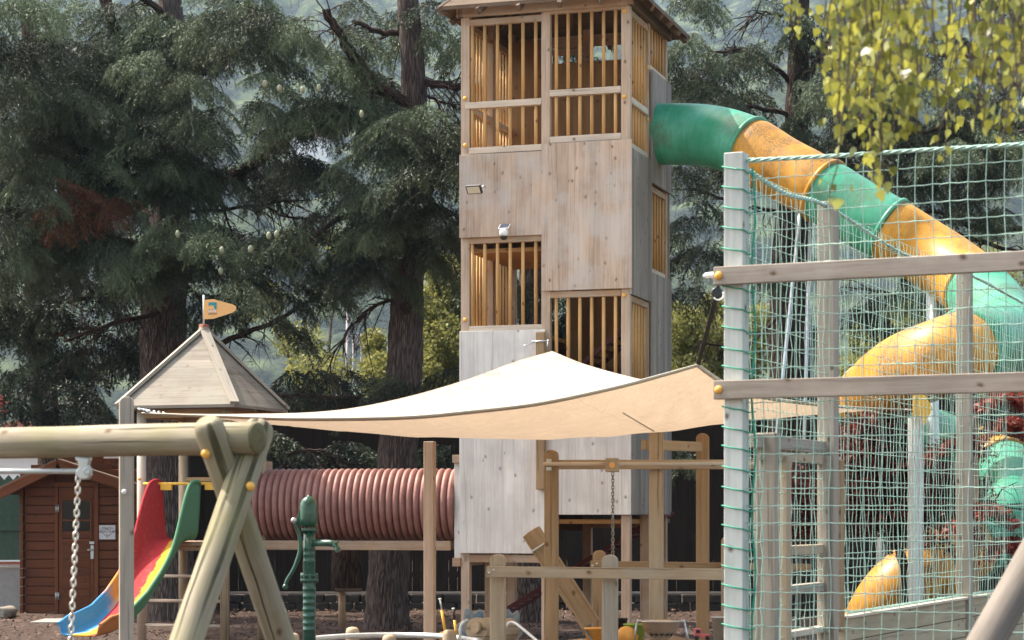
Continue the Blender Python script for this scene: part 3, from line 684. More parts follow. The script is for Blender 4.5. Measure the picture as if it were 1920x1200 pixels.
def catmull(pts, n):
    out = []; idx = []
    for i in range(len(pts) - 1):
        p0, p1, p2, p3 = pts[max(i - 1, 0)], pts[i], pts[i + 1], pts[min(i + 2, len(pts) - 1)]
        for k in range(n):
            t = k / n; out.append(.5 * ((2 * p1) + (p2 - p0) * t + (2 * p0 - 5 * p1 + 4 * p2 - p3) * t * t + (3 * p1 - p0 - 3 * p2 + p3) * t ** 3)); idx.append(i + t)
    out.append(pts[-1]); idx.append(len(pts) - 1); return out, idx
breaks = [0] + [i for i, p in enumerate(path) if len(p[1]) == 2] + [len(path) - 1]
TR = .365
for a, b in zip(breaks[:-1], breaks[1:]):
    colr = path[a][1][-1]; seg, _ = catmull(cp, 7); sg = seg[a * 7:b * 7 + 1]
    mt = M['tgreen' if colr == 'g' else 'tyellow']
    rr = [TR * (1.0 - .03 * (k in (0, len(sg) - 1))) for k in range(len(sg))]
    o = MB().tube(sg, rr, 40, False).build('tube_section', mt, ts)
    fr = MB(); e = sg[-1]; tdir = (sg[-1] - sg[-2]).normalized()
    fr.lathe(e, [(TR * .97, -.022), (TR + .022, -.02), (TR + .026, 0), (TR + .022, .02), (TR * .97, .022)], 40, tdir); fr.build('flange', mt, ts)
fr = MB(); e = cp[0]; td = (cp[1] - cp[0]).normalized(); fr.lathe(e, [(TR * .97, .0), (TR + .04, .002), (TR + .04, .02), (TR, .03)], 40, td); cf = fr.build('flange', M['tgreen'], ts)
bl = MB(); exx = td.cross(UP).normalized(); eyy = td.cross(exx)
for k in range(14):
    a = 2 * math.pi * (k + .5) / 14; bl.lathe(e + exx * math.cos(a) * (TR + .01) + eyy * math.sin(a) * (TR + .01) + td * .02, [(.011, 0), (.011, .02)], 8, td)
bl.build('bolts', M['black'], cf)
for (x0, y0, x1, y1, Y, r_, mt) in ((1500, 400, 1466, 720, 23.8, .022, 'steel'), (1520, 402, 1513, 640, 24.0, .022, 'steel'), (1748, 500, 1750, 1190, 23.2, .07, 'steelpale'), (1655, 790, 1650, 1190, 23.6, .05, 'steelpale')):
    p0 = P(x0, y0, Y); p1 = P(x1, y1, Y); k = p0.z / max(.01, (p0.z - p1.z)); p1 = p0 + (p1 - p0) * k
    MB().tube([p0, p1], r_, 12).build('support_pole', M[mt], ts)

# ------------------------------------------------------------------ SHADE SAIL
def curve_pts(l, n):
    pts = [P(*p) for p in l]; out, _ = catmull(pts, 12); L = [0]
    for a, b in zip(out[:-1], out[1:]): L.append(L[-1] + (b - a).length)
    arr = np.array([tuple(p) for p in out]); q = np.linspace(0, L[-1], n); return np.stack([np.interp(q, L, arr[:, k]) for k in range(3)], -1)
AC = [(265, 775, 14.5), (400, 780, 14.0), (560, 785, 13.8), (750, 782, 13.9), (870, 772, 14.1), (1000, 757, 14.3), (1120, 733, 14.5), (1220, 708, 14.8), (1310, 683, 15)]
BD = [(1035, 658, 23.9), (1100, 684, 23.2), (1205, 712, 22.2), (1350, 742, 21), (1500, 758, 20), (1600, 764, 19.4), (1697, 768, 19)]
AB = [(265, 775, 14.5), (450, 776, 15.6), (620, 770, 17), (750, 747, 18.7), (870, 713, 20.6), (960, 680, 22.2), (1035, 658, 23.9)]
CD = [(1310, 683, 15), (1360, 717, 15.6), (1420, 741, 16.2), (1530, 757, 17.3), (1610, 764, 18.1), (1697, 768, 19)]
N = 61; ac, bd, ab, cd = (curve_pts(c, N) for c in (AC, BD, AB, CD))
uu_, vv_ = np.meshgrid(np.linspace(0, 1, N), np.linspace(0, 1, N), indexing='ij')
U = uu_[..., None]; V = vv_[..., None]
S = (1 - V) * ac[:, None, :] + V * bd[:, None, :] + (1 - U) * ab[None, :, :] + U * cd[None, :, :] - ((1 - U) * (1 - V) * ac[0] + U * (1 - V) * ac[-1] + (1 - U) * V * bd[0] + U * V * bd[-1])
bump_ = (uu_ * (1 - uu_) * vv_ * (1 - vv_) * 16)
S[..., 2] -= .13 * bump_ ** .7
fan = np.sin(np.arctan2(vv_ - .001, uu_ - .001) * 34) * np.exp(-(uu_ ** 2 + vv_ ** 2) * 9) + np.sin(np.arctan2(1 - vv_ + .001, 1 - uu_ + .001) * 30) * np.exp(-((1 - uu_) ** 2 + (1 - vv_) ** 2) * 9) + np.sin(np.arctan2(vv_ + .001, 1 - uu_ + .001) * 30) * np.exp(-((1 - uu_) ** 2 + vv_ ** 2) * 7)
S[..., 2] += .016 * fan * np.minimum(1, bump_ * 9)
S[..., 2] += (vnoise(uu_ * 10, vv_ * 10, 1.6, 9) - .5) * .035 * bump_ + (vnoise(uu_ * 24 + vv_ * 12, vv_ * 5, 1, 12) - .5) * .02 * bump_
mb = MB(); mb.v = [Vector(p) for p in S.reshape(-1, 3)]
for i in range(N - 1):
    for j in range(N - 1):
        a = i * N + j; mb.face([a, a + N, a + N + 1, a + 1], [(i / 12, j / 12), ((i + 1) / 12, j / 12), ((i + 1) / 12, (j + 1) / 12), (i / 12, (j + 1) / 12)], True)
m, nt, bs = nodes('beige_sail_cloth'); g = G(nt); uv = g.n('ShaderNodeTexCoord').outputs['UV']; ob = g.n('ShaderNodeTexCoord').outputs['Object']
wr = g.noise(ob, 2.8, 6, .68, 1.6); cl = g.mix(g.ramp(wr, [(.3, 0.0), (.7, 1.0)]), (.56, .46, .355), (.80, .70, .58))  # leaf and wrinkle shadows painted as blotches in the cloth colour
spu = g.n('ShaderNodeSeparateXYZ'); g.l(uv, spu.inputs[0]); dgl = g.math('FRACT', g.math('MULTIPLY', spu.outputs[0], .8)); sm_l = g.math('LESS_THAN', dgl, .012)
cl = g.mix(g.math('MULTIPLY', sm_l, .6), cl, (.40, .32, .24)); patch_n = g.noise(ob, 1.1, 5, .65); cl = g.mix(g.math('MULTIPLY', g.ramp(patch_n, [(.5, 0.0), (.7, 1.0)]), .28), cl, (.42, .34, .26))  # seam lines, then broad darker patches over the cloth
g.l(cl, bs.inputs['Base Color']); bs.inputs['Roughness'].default_value = .8; bs.inputs['Specular IOR Level'].default_value = .2
tr = g.n('ShaderNodeBsdfTranslucent'); tr.inputs[0].default_value = (.72, .55, .39, 1); mx = g.n('ShaderNodeMixShader'); mx.inputs[0].default_value = .22
g.l(bs.outputs[0], mx.inputs[1]); g.l(tr.outputs[0], mx.inputs[2]); g.l(mx.outputs[0], nt.nodes['Material Output'].inputs[0]); g.bump(wr, bs, .8, .06); M['sail'] = m
ss = thing('shade_sail', P(950, 838, 18), 'large sagging beige shade sail, white on top, stretched from the tower to three posts', 'shade sail')
mb.build('cloth', M['sail'], ss)
M['hem'] = plain('sail_hem', (.64, .57, .46), .8, var=.06)
def strip(cv, inward, wd, name):
    mb = MB(); n = len(cv); 
    for i in range(n): mb.v += [Vector(cv[i]) + Vector((0, -.008, .004)), Vector(cv[i]) * (1 - wd) + Vector(inward[i]) * wd + Vector((0, -.008, -.006))]
    for i in range(n - 1): mb.face([2 * i, 2 * i + 2, 2 * i + 3, 2 * i + 1], [(0, 0)] * 4, True)
    o = mb.build(name, M['hem'], ss); md = o.modifiers.new('solidify', 'SOLIDIFY'); md.thickness = .006; md.offset = 0
strip(S[:, 0], S[:, 1], .42, 'hem'); strip(S[-1, :], S[-2, :], .42, 'hem')
def on_sail(px, py):
    d = S.reshape(-1, 3); X_ = 960 + F * d[:, 0] / d[:, 1]; Y_ = HOR - F * (d[:, 2] - H) / d[:, 1]; e = (X_ - px) ** 2 + (Y_ - py) ** 2 + (d[:, 1] > 17.6) * 400
    return Vector(d[int(e.argmin())]) + Vector((0, -.012, -.012))
MB().tube([on_sail(1175, 768) - UP * .015, on_sail(1226, 800) - UP * .015], .006, 6).build('seam', M['hem'], ss)
# strap with pulley from corner C to the net rail
strap = thing('sail_strap', P(1310, 683, 15), 'black strap with a pulley hanging to the right corner of the shade sail', 'strap')
MB().bar(P(1309, 684, 15), P(1343, 556, 14.2), .03, .006, YV).build('strap_band', M['blackrub'], strap)
MB().lathe(P(1344, 549, 14.15), [(.032, -.015), (.04, -.006), (.04, .006), (.032, .015)], 18, YV).build('pulley', M['black'], strap)
rg = MB(); cR = P(1347, 553, 14.1); rg.tube([cR + XV * math.cos(a) * .035 + UP * math.sin(a) * .035 for a in np.linspace(-2.6, .6, 12)], .006, 8); rg.build('ring', M['white'], strap)
MB().bar(P(1345, 545, 14.15), P(1352, 515, 14.1), .02, .006, YV).build('upper_strap', M['blackrub'], strap)
wp = MB(); wp.tube([P(1318, 517, 14.2), P(1324, 516.5, 14.2), P(1400, 510, 14.0)], [.006, .02, .024], 12)
tag(wp.build('white_pole', M['white']), 'white tapered pole end poking out behind the upper net rail', 'pole')
# left anchor post and its fitting
pa = thing('sail_post', (*XY(242, 14.5), 0), 'square grey timber post with a round disc holding the left corner of the sail', 'post')
MB().prism(round_top(.098, 0, Zp(744, 14.5)), Vector((*XY(238, 14.45), 0)), (XV * .97 + YV * .24).normalized(), UP, Vector((-.24, .97, 0)) * .10).build('post', M['greyt'], pa, .006)
cap(P(233, 922, 14.43), -YV, .018, pa, 'disc', 'paper')
tb = MB(); tb.tube([P(258, 767, 14.45), P(275, 769, 14.45)], .008, 8); tb.tube([P(272, 770, 14.45), P(285, 775, 14.45)], .014, 10); tb.tube([P(285, 774, 14.45), P(300, 777, 14.4), P(330, 778, 14.3)], .007, 8)
for q in range(6): tb.lathe(P(262 + q * 9, 768 + q * 1.4, 14.44), [(.009, -.008), (.012, 0), (.009, .008)], 8, XV)
tb.build('turnbuckle', M['steel'], pa)
# plain post before the tunnel
tag(MB().box(Vector((*XY(806, 19), Zp(828, 19) / 2)), (XV * .97 - YV * .2).normalized(), (YV * .97 + XV * .2).normalized(), UP, .095, .095, Zp(828, 19), 2).build('timber_post', M['frame_pale'], None, .006), 'square pale timber post in front of the red tunnel, under the sail', 'post')
# steel post at corner D with yellow pennant
pd = thing('steel_post', (*XY(1717, 19.1), 0), 'ribbed galvanised steel post holding the right corner of the sail', 'post')
fl_ = MB(); n = 24
for zz in (0,): 
    pts = [((.062 + (.006 if k % 2 else -.004)) * math.cos(2 * math.pi * k / n), (.062 + (.006 if k % 2 else -.004)) * math.sin(2 * math.pi * k / n)) for k in range(n)]
    fl_.prism(pts, Vector((*XY(1717, 19.1), 0)), XV, YV, UP * Zp(782, 19.1))
fl_.build('post', M['steelpale'], pd)
pn = MB(); pn.prism([(-.02, 0), (.055, .0), (.085, -.075), (.16, .08), (.09, .20), (-.02, .23)], P(1716, 782, 18.95), XV, UP, YV * .012)
pn.build('pennant', M['yellow'], pd)
MB().tube([P(1690, 768, 19), P(1713, 768, 19.0)], .008, 8).build('shackle', M['steel'], pd)

# ------------------------------------------------------------------ NET ENCLOSURE
N0 = Vector((*XY(1381, 12), 0)); SD = Vector((.423, .906, 0)).normalized(); FD = Vector((.906, -.423, 0)).normalized()
ztn = Zp(288, 12)
ne = thing('net_enclosure', N0, 'pale timber post and rail frame with yellow caps carrying the green ball net', 'net frame')
def npost(t, z1, wdt, mat, nm='post'): 
    c = N0 + SD * t; return MB().box(c + UP * z1 / 2, FD, SD, UP, wdt, wdt, z1, 2).build(nm, M[mat], ne, .006)
npost(0, ztn, .115, 'netpost'); npost(1.83, ztn - .03, .115, 'greyt'); npost(5.74, ztn - .06, .115, 'greyt')
for y0, y1 in ((499, 533), (713, 748)):
    z0, z1 = Zp(y1, 11.9), Zp(y0, 11.9); c0 = N0 - FD * .10 - SD * .09
    MB().box(c0 + FD * 1.6 + UP * (z0 + z1) / 2, FD, SD, UP, 3.2, .055, z1 - z0).build('rail', M['netrail'], ne, .005)
    cap(c0 + FD * .035 - SD * .029 + UP * (z0 + z1) / 2, -SD, .024, ne)
def netmesh(o, d, L, z0f, z1, mesh, r, sag=.0, seed=1, sk=.003, loose=0):
    rr = random.Random(seed); mb = MB(); nx = int(L / mesh); nz = int((z1 - z0f(0)) / mesh); nrm = d.cross(UP)
    def pt(i, k):
        x = i * mesh; zb = z0f(x); z = z1 - k * mesh * 1.0; 
        if z < zb: z = zb
        s_ = sag * math.sin(math.pi * min(1, x / L)) * (1 - k / nz) 
        rr2 = random.Random(seed * 7919 + i * 131 + k); low = max(0, 1 - (z - zb) / .5) * loose
        return o + d * (x + rr2.uniform(-sk, sk) * (.5 + low * 2) + .006 * math.sin(k * .7 + seed)) + UP * (z - s_ + rr2.uniform(-sk, sk) * .6) + nrm * (rr2.uniform(-.008, .008) + low * .04 * math.sin(i * 1.7 + k))
    for i in range(nx + 1):
        col = [pt(i, k) for k in range(nz + 1)]
        mb.tube(col, r, 4, False)
    for k in range(nz + 1):
        row = []
        for i in range(nx + 1):
            p = pt(i, k); row.append(p)
            if i < nx: row.append(p.lerp(pt(i + 1, k), .5) - UP * (.004 + loose * .004))
        if row[0].z - z0f(0) > -.02 and (k < nz): mb.tube(row, r * (1.25 if k else 1), 4, False)
    return mb
nf = thing('ball_net', N0 + UP * .7, 'mint green square mesh net facing the camera above the timber rails', 'net')
netmesh(N0 + FD * .06, FD, 3.0, lambda x: .60, Zp(306, 12), .098, .0024, .0, 3).build('net_mesh', M['cord'], nf)
def rope(pts, r, par, nm='edge_rope'):
    mb = MB(); pts = [Vector(p) for p in pts]; fine, _ = catmull(pts, 26)
    for ph_ in (0, math.pi * 2 / 3, math.pi * 4 / 3):
        L = 0; out = []
        for i, p in enumerate(fine):
            if i: L += (p - fine[i - 1]).length
            t = (fine[min(i + 1, len(fine) - 1)] - fine[max(0, i - 1)]).normalized(); a = t.cross(UP).normalized(); b = a.cross(t)
            w_ = L / (.028) + ph_; out.append(p + a * math.cos(w_) * r * .6 + b * math.sin(w_) * r * .6)
        mb.tube(out, r * .55, 5, False)
    return mb.build(nm, M['cord'], par)
rope([N0 + FD * .05 + UP * Zp(302, 12), N0 + FD * .5 + UP * (Zp(302, 12) - .012), N0 + FD * 1.0 + UP * (Zp(302, 12) - .015), N0 + FD * 1.8 + UP * (Zp(302, 12) - .028), N0 + FD * 3.0 + UP * (Zp(302, 12) - .03)], .012, nf)
nsd = thing('side_net', N0 + SD * 3 + UP * .7, 'green mesh net running back from the pale corner post along the plank wall', 'net')
zb_ = Zp(1160, 14.0)
netmesh(N0 + SD * .06, SD, 8.4, lambda x: (zb_ if x > 2.0 else .45), ztn - .07, .098, .0019, .0, 5, .0025, .12).build('net_mesh', M['cord'], nsd)
rope([N0 + SD * .05 + UP * (ztn - .05), N0 + SD * .9 + UP * (ztn - .10), N0 + SD * 1.83 + UP * (ztn - .06), N0 + SD * 3.8 + UP * (ztn - .15), N0 + SD * 5.74 + UP * (ztn - .08), N0 + SD * 8.4 + UP * (ztn - .12)], .014, nsd)
rope([N0 + SD * (.1 + i * .4) + UP * (.47 if i < 5 else zb_ + .03) - FD * .03 for i in range(20)], .009, nsd)
# lashing round the corner post
lw = MB(); hw = .0635
for i in range(27):
    z = ztn - .10 - i * .1135 + random.uniform(-.008, .008)
    if z < .2: break
    if any(a - .01 < z < b + .01 for a, b in ((Zp(533, 11.9), Zp(499, 11.9)), (Zp(748, 11.9), Zp(713, 11.9)))): continue
    c = N0 + UP * z; sl_ = .018
    lw.tube([c - FD * hw + SD * hw + UP * sl_ * .2, c - FD * (hw + .002) - SD * hw + UP * sl_, c - SD * (hw + .003) * 1.0 + UP * sl_ * .3 - UP * .004, c + FD * hw - SD * hw - UP * .008, c + FD * (hw + .004) + SD * hw * .3 - UP * sl_, c + FD * (hw + .03) + SD * hw - UP * sl_ * .6], .0042, 6)
lw.tube([N0 + FD * (.085 + .012 * math.sin(k)) + SD * .05 + UP * (.3 + k * .11) for k in range(30)], .007, 6)
tag(lw.build('net_lashing', M['cordgreen']), 'green cord wound round the pale corner post of the net', 'cord')
# plank wall under the side net
pw = thing('plank_wall', N0 + SD * 5.2, 'low wall of pale greenish planks under the side net', 'plank wall')
M['plankw'] = wood('greenish_planks', (.30, .25, .165), (.44, .38, .27), knots=.3, gs=30, crack=.4)
for k in range(5): MB().box(N0 + SD * 5.3 + UP * (zb_ - .075 - k * .153), SD, FD, UP, 6.3, .045, .146).build('plank', M['plankw'], pw, .004)
MB().box(N0 + SD * 5.3 + UP * (zb_ + .012) + FD * .0, SD, FD, UP, 6.3, .09, .02).build('top_board', M['rail'], pw, .003)
# gate frame between corner post and second post
gt = thing('gate_frame', N0 + SD * 1.1, 'timber gate frame with an inner door frame behind the net', 'gate frame')
def gp(px, w_, y0, y1, mat, nm='post', dy=0):
    # position on the side line for a pixel column
    k = (px - 960) / F; t = (N0.x - k * N0.y) / (k * SD.y - SD.x); c = N0 + SD * (t + dy); Y = c.y
    z0 = Zp(y1, Y) if y1 < 1190 else 0; z1 = Zp(y0, Y)
    return MB().box(c + UP * (z0 + z1) / 2, FD, SD, UP, w_ * Y / F, .09, z1 - z0, 2).build(nm, M[mat], gt, .005), c
gp(1437, 42, 812, 1200, 'greyt'); gp(1473, 15, 855, 1200, 'tan', 'door_post'); gp(1548, 16, 855, 1185, 'greyt', 'door_post'); gp(1574, 13, 862, 1185, 'brown', 'door_stop')
pcen = lambda px: (lambda k: N0 + SD * ((N0.x - k * N0.y) / (k * SD.y - SD.x)))((px - 960) / F)
for (xa, xb, ya, yb2, mat, nm) in ((1418, 1570, 822, 846, 'greyt', 'header'), (1465, 1578, 852, 868, 'tan', 'door_head'), (1480, 1545, 1022, 1040, 'tan', 'cross_rail'), (1480, 1545, 1095, 1112, 'greyt', 'cross_rail'), (1480, 1560, 1178, 1190, 'rail', 'sill')):
    a = pcen(xa); b = pcen(xb); Ym = (a.y + b.y) / 2; za = (Zp(ya, Ym) + Zp(yb2, Ym)) / 2
    MB().bar(a + UP * za - FD * .03, b + UP * za - FD * .03, .06, Zp(ya, Ym) - Zp(yb2, Ym)).build(nm, M[mat], gt, .004)
for px, Y, y0, wdt, mat, lb in ((1824, 19.5, 745, 24, 'tan', 'round topped timber post behind the net, right of the steel post'), (1437 + 25, 18, 1050, 22, 'brown', 'short brown timber post seen through the gate frame')):
    x_, y_ = XY(px, Y); tag(MB().prism(round_top(wdt * Y / F, 0, Zp(y0, Y)), Vector((x_, y_, 0)), XV, UP, YV * .1).build('timber_post', M[mat], None, .006), lb, 'post')

# ------------------------------------------------------------------ SAND PLAY AREA
spf = thing('sand_play_frame', (*XY(1150, 17), 0), 'brown timber hoist frame with a horizontal bar and a sliding block under the sail', 'play frame')
def rpost(px0, px1, y0, Y, mat, par, z0=0, nm='post', dep=.11):
    x_, y_ = XY((px0 + px1) / 2, Y); wdt = (px1 - px0) * Y / F
    return MB().prism(round_top(wdt, z0, Zp(y0, Y)), Vector((x_, y_, 0)), (XV * .99 - YV * .14).normalized(), UP, (YV * .99 + XV * .14) * dep).build(nm, M[mat], par, .008)
rpost(1020, 1045, 843, 17, 'brown', spf); rpost(1217, 1243, 804, 17.2, 'tan', spf); rpost(1305, 1329, 812, 18.3, 'brown', spf)
MB().bar(P(1032, 871, 17.16), P(1425, 871, 17.2), .035, 18 * 17 / F).build('beam', M['tan'], spf, .004)
MB().tube([P(1018, 870, 16.94), P(1030, 870, 16.94), P(1425, 870, 16.98)], .0155, 12).build('slide_bar', M['rail'], spf)
for y in (864, 879): MB().box(P(1029, y, 16.97), XV, YV, UP, .042, .02, .03).build('bracket', M['steel'], spf, .002)
MB().bar(P(1207, 834, 17.35), P(1312, 838, 18.25), .05, 19 * 17.5 / F).build('cross_rail', M['tan'], spf, .005)
sb = MB().box(P(1148, 872, 16.93), (XV * .99 - YV * .12).normalized(), (YV * .99 + XV * .12).normalized(), UP, .105, .12, .112).build('slider_block', M['tan'], spf, .005)
MB().lathe(P(1147.5, 872, 16.862), [(.024, 0), (.024, .004)], 20, -YV).build('medallion', M['flag'], sb)
def chain(top, bot, link, r, mat, name, label, cat):
    mb = MB(); d = bot - top; L = d.length; d.normalize(); n = int(L / (link * .74)); side = d.cross(YV).normalized(); fr_ = side.cross(d)
    for i in range(n):
        c = top + d * (link * .74 * (i + .5)); a = (side if i % 2 == 0 else fr_); a = (side * math.cos(.35 + i * 1.5708) + fr_ * math.sin(.35 + i * 1.5708))
        pts = []
        for k in range(13):
            th = 2 * math.pi * k / 12; pts.append(c + a * math.cos(th) * link * .29 + d * (math.sin(th) * link * .29 + (link * .21 if math.sin(th) > 0 else -link * .21)))
        mb.tube(pts, r, 6, False)
    return tag(mb.build(name, M[mat], None), label, cat)
chain(P(1149, 886, 16.98), P(1149, 1046, 16.98), .036, .0042, 'chaindark', 'hoist_chain', 'thin dark chain hanging from the sliding block', 'chain')
gtr = thing('sand_chute', P(1050, 1100, 17.4), 'brown half round wooden chute leaning down through the hoist frame', 'chute')
p0, p1 = P(996, 996, 17.5), P(1108, 1170, 17.3); dd = (p1 - p0).normalized(); sd2 = dd.cross(YV).normalized(); nn2 = sd2.cross(dd)
poly = []; w2 = .085
for k in range(9): a = math.pi * k / 8; poly.append((math.cos(a) * w2, .02 - math.sin(a) * .055))
for k in range(9): a = math.pi * (8 - k) / 8; poly.append((math.cos(a) * (w2 * .8), .02 - math.sin(a) * .035 + .004))
yy = nn2 if nn2.y > 0 else nn2
MB().prism([(x, -y) for x, y in poly], p0, sd2, Vector((0, 1, .25)).normalized(), dd * (p1 - p0).length, True).build('trough', M['brown'], gtr, .002)
MB().box(P(1012, 1024, 17.44), sd2, dd, YV, .19, .012, .03).build('strap', M['steelpale'], gtr)
# low post and rail fences round the sand
lf = thing('low_fence', (*XY(1130, 15.8), 0), 'pale single rail fence with two round topped posts in front of the sand', 'fence')
rpost(918, 946, 1039, 15.8, 'tan', lf); rpost(1128, 1157, 1040, 15.6, 'greyt', lf)
MB().bar(P(913, 1072, 15.72), P(1356, 1077, 15.3), .04, 21 * 15.6 / F).build('rail', M['tan'], lf, .005)
for px, y in ((917, 1074), (926, 1069), (1128, 1077), (1137, 1071)): cap(P(px, y, 15.68 - (px > 1000) * .16), -YV, .009, lf, 'bolt_head', 'steelpale')
lf2 = thing('low_fence', (*XY(1230, 17.9), 0), 'darker brown single rail fence behind the pale one', 'fence')
rpost(1111, 1134, 1032, 17.9, 'brown', lf2); rpost(1352, 1378, 1005, 17.6, 'tan', lf2)
MB().bar(P(1107, 1058, 17.83), P(1520, 1064, 17.7), .04, 12 * 17.9 / F * 1.1).build('rail', M['brown'], lf2, .004)
for px, y in ((1111, 1061), (1119, 1057), (1305, 1064), (1312, 1060)): cap(P(px, y, 17.79), -YV, .009, lf2, 'bolt_head', 'steelpale')
# sand surface held by a round kerb
m, nt, bs = nodes('sand'); g = G(nt); ob = g.n('ShaderNodeTexCoord').outputs['Object']; n1 = g.noise(ob, 14, 5, .6); n2 = g.noise(ob, 200, 2)
g.l(g.mix(g.ramp(n1, [(.3, 0.0), (.7, 1.0)]), (.26, .17, .105), (.42, .30, .20)), bs.inputs['Base Color']); bs.inputs['Roughness'].default_value = .95; g.bump(g.math('ADD', n1, g.math('MULTIPLY', n2, .3)), bs, .8, .05)
M['sand'] = m
gs_ = grid('sand', np.linspace(.05, 2.6, 70), np.linspace(14.6, 18.6, 80), lambda X, Y: .40 + (vnoise(X, Y, .35, 21) - .5) * .07 + (vnoise(X, Y, .12, 22) - .5) * .02 + .05 * np.exp(-((X - .75) ** 2 + (Y - 17.2) ** 2) / .08), m); tag(gs_, kind='structure')
kb = thing('sand_table_kerb', (*XY(1150, 16.6), 0), 'timber boards holding up the raised sand', 'kerb')
for (x0, y0, x1, y1) in ((.03, 14.58, 2.62, 14.58), (.03, 18.62, 2.62, 18.62), (.03, 14.6, .03, 18.6), (2.62, 14.6, 2.62, 18.6)):
    MB().bar((x0, y0, .19), (x1, y1, .19), .04, .38).build('kerb_board', M['greyt'], kb, .005)
# curved steel rail with short round posts
cr = thing('curved_rail', P(800, 1192, 16.2) - UP * .5, 'curved steel rail on short wooden stumps in front of the pump', 'rail')
MB().tube(catmull([P(575, 1199, 16.0), P(650, 1193, 16.5), (P(740, 1191, 16.9)), P(830, 1193, 16.7), P(900, 1202, 16.2)], 8)[0], .022, 12).build('rail', M['steelpale'], cr)
for px, y0, Y in ((548, 1187, 16.3), (661, 1176, 16.9), (730, 1190, 16.3), (843, 1181, 16.4)):
    x_, y_ = XY(px, Y); MB().lathe(Vector((x_, y_, 0)), [(.055, 0), (.055, Zp(y0, Y) - .035), (.048, Zp(y0, Y) - .012), (.03, Zp(y0, Y)), (.0005, Zp(y0, Y) + .004)], 18).build('stump', M['tan'], cr)

# water wheel with blue boards
ww = thing('toy_roller', P(920, 1190, 16.6) - UP * .4, 'worn blue flower shaped boards with a wooden roller between them', 'play roller')
def flower(c, r, ex, ey, dep, nm):
    pts = []
    for k in range(72): a = 2 * math.pi * k / 72; q = r * (1 + .16 * math.cos(a * 6 + .5)); pts.append((q * math.cos(a), q * math.sin(a)))
    return MB().prism(pts, c, ex, ey, dep).build(nm, M['bluewheel'], ww, .006)
ax = Vector((.92, .38, 0)).normalized(); pl = Vector((-.38, .92, 0)).normalized()
flower(P(886, 1180, 16.5), .155, (XV * .93 + YV * -.3).normalized() * .75, UP, YV * .025, 'flower_board'); flower(P(960, 1180, 17.1), .155, (XV * .93 + YV * -.3).normalized() * .55, UP, YV * .025, 'flower_board')
MB().tube([P(890, 1177, 16.42), P(895, 1177, 16.44)], .045, 16).build('axle_end', M['tan'], ww)
MB().tube([P(893, 1181, 16.45), P(955, 1181, 16.9)], .098, 22).build('roller', M['tan'], ww)
MB().tube(catmull([P(862, 1215, 16.4), P(863, 1180, 16.4), P(868, 1168, 16.4), P(876, 1163, 16.45)], 6)[0], .012, 10).build('handle', M['steelpale'], ww)
MB().tube(catmull([P(950, 1175, 16.6), P(955, 1168, 16.6), P(968, 1170, 16.55), P(1005, 1200, 16.2), P(1012, 1206, 16.1)], 6)[0], .012, 10).build('handle', M['steelpale'], ww)
# toy spades
def spade(px0, y0, px1, y1, Y, kind, label):
    t = thing('toy_spade', P(px1, y1, Y), label, 'spade', 'toy spades leaning by the roller'); a = P(px0, y0, Y); b = P(px1, y1, Y); mid = a.lerp(b, .34)
    MB().tube([a, mid], .007 if kind else .011, 10).build('grip', M['steel' if kind else 'black'], t)
    MB().tube([mid, b], .012, 10).build('shaft', M['yellow'], t)
    MB().lathe(a, [(.012, -.006), (.012, .006)], 10, (a - b)).build('end_cap', M['white'], t)
    MB().box(b - UP * .06, XV, YV, UP, .09, .012, .13).build('blade', M['yellow'], t, .004)
spade(825, 1123, 835, 1186, 16.8, 1, 'yellow toy spade with a thin metal top, left of its twin')
spade(850, 1141, 857, 1204, 16.9, 0, 'yellow toy spade with a black grip, right of its twin')

# bowls and buckets on the sand
def bucket(px, py, Y, r0, r1, h, mat, name, label, rimr=.006, wall=True):
    t = thing(name, P(px, py, Y), label, 'bucket'); c = P(px, py, Y)
    MB().lathe(c, [(.001, 0), (r0, 0), (r1, h), (r1 + rimr, h), (r1 + rimr, h + .008), (r1 - .006, h + .006), (r0 - .006, .012), (.001, .012)], 28).build('bucket_body', M[mat], t)
    return t, c
t, c = bucket(1117, 1212, 16.0, .062, .085, .135, 'orange', 'sand_bucket', 'orange sand bucket with a blue handle behind the fence post')
MB().tube(catmull([c + Vector((-.075, -.05, .125)), c + Vector((-.03, -.10, .05)), c + Vector((.04, -.10, .0)), c + Vector((.085, -.02, .0))], 8)[0], .007, 8).build('handle', M['bluewheel'], t)
t, c = bucket(1190, 1212, 17.0, .07, .085, .175, 'lime', 'sand_bucket', 'green sand bucket with small red marks beside the steel colander', .01)
for k in range(5):
    a = -1.9 + k * .3; MB().lathe(c + Vector((math.cos(a) * .077, math.sin(a) * .077, .05 + .02 * (k % 3))), [(.008, 0), (.001, .004)], 8, Vector((math.cos(a), math.sin(a), 0))).build('red_mark', M['pink'], t)
t, c = bucket(1338 + 20, 1222, 16.6, .075, .10, .27, 'zinc', 'metal_bucket', 'tall grey metal bucket beside the net post')
t, c = bucket(1160, 1190, 17.4, .05, .075, .13, 'black', 'sand_bucket', 'black bucket behind the pale fence post', .004)
ot = thing('sand_mould', P(1176, 1207, 16.3), 'round orange plastic sand mould lying beside the green bucket', 'sand toy')
c = P(1172, 1192, 16.2); MB().lathe(c, [(.001, .045), (.045, .04), (.068, .015), (.072, -.03), (.08, -.04)], 26, Vector((-.25, -.93, .15))).build('mould', M['orange'], ot)
MB().lathe(P(1188, 1200, 16.25), [(.02, -.05), (.035, -.02), (.035, .03), (.02, .05)], 16, UP).build('mould_lobe', M['orange'], ot)
cl_ = thing('colander', P(1239, 1200, 16.2) - UP * .04, 'steel colander with two side legs standing on the sand', 'colander')
c = P(1239, 1165, 16.2)
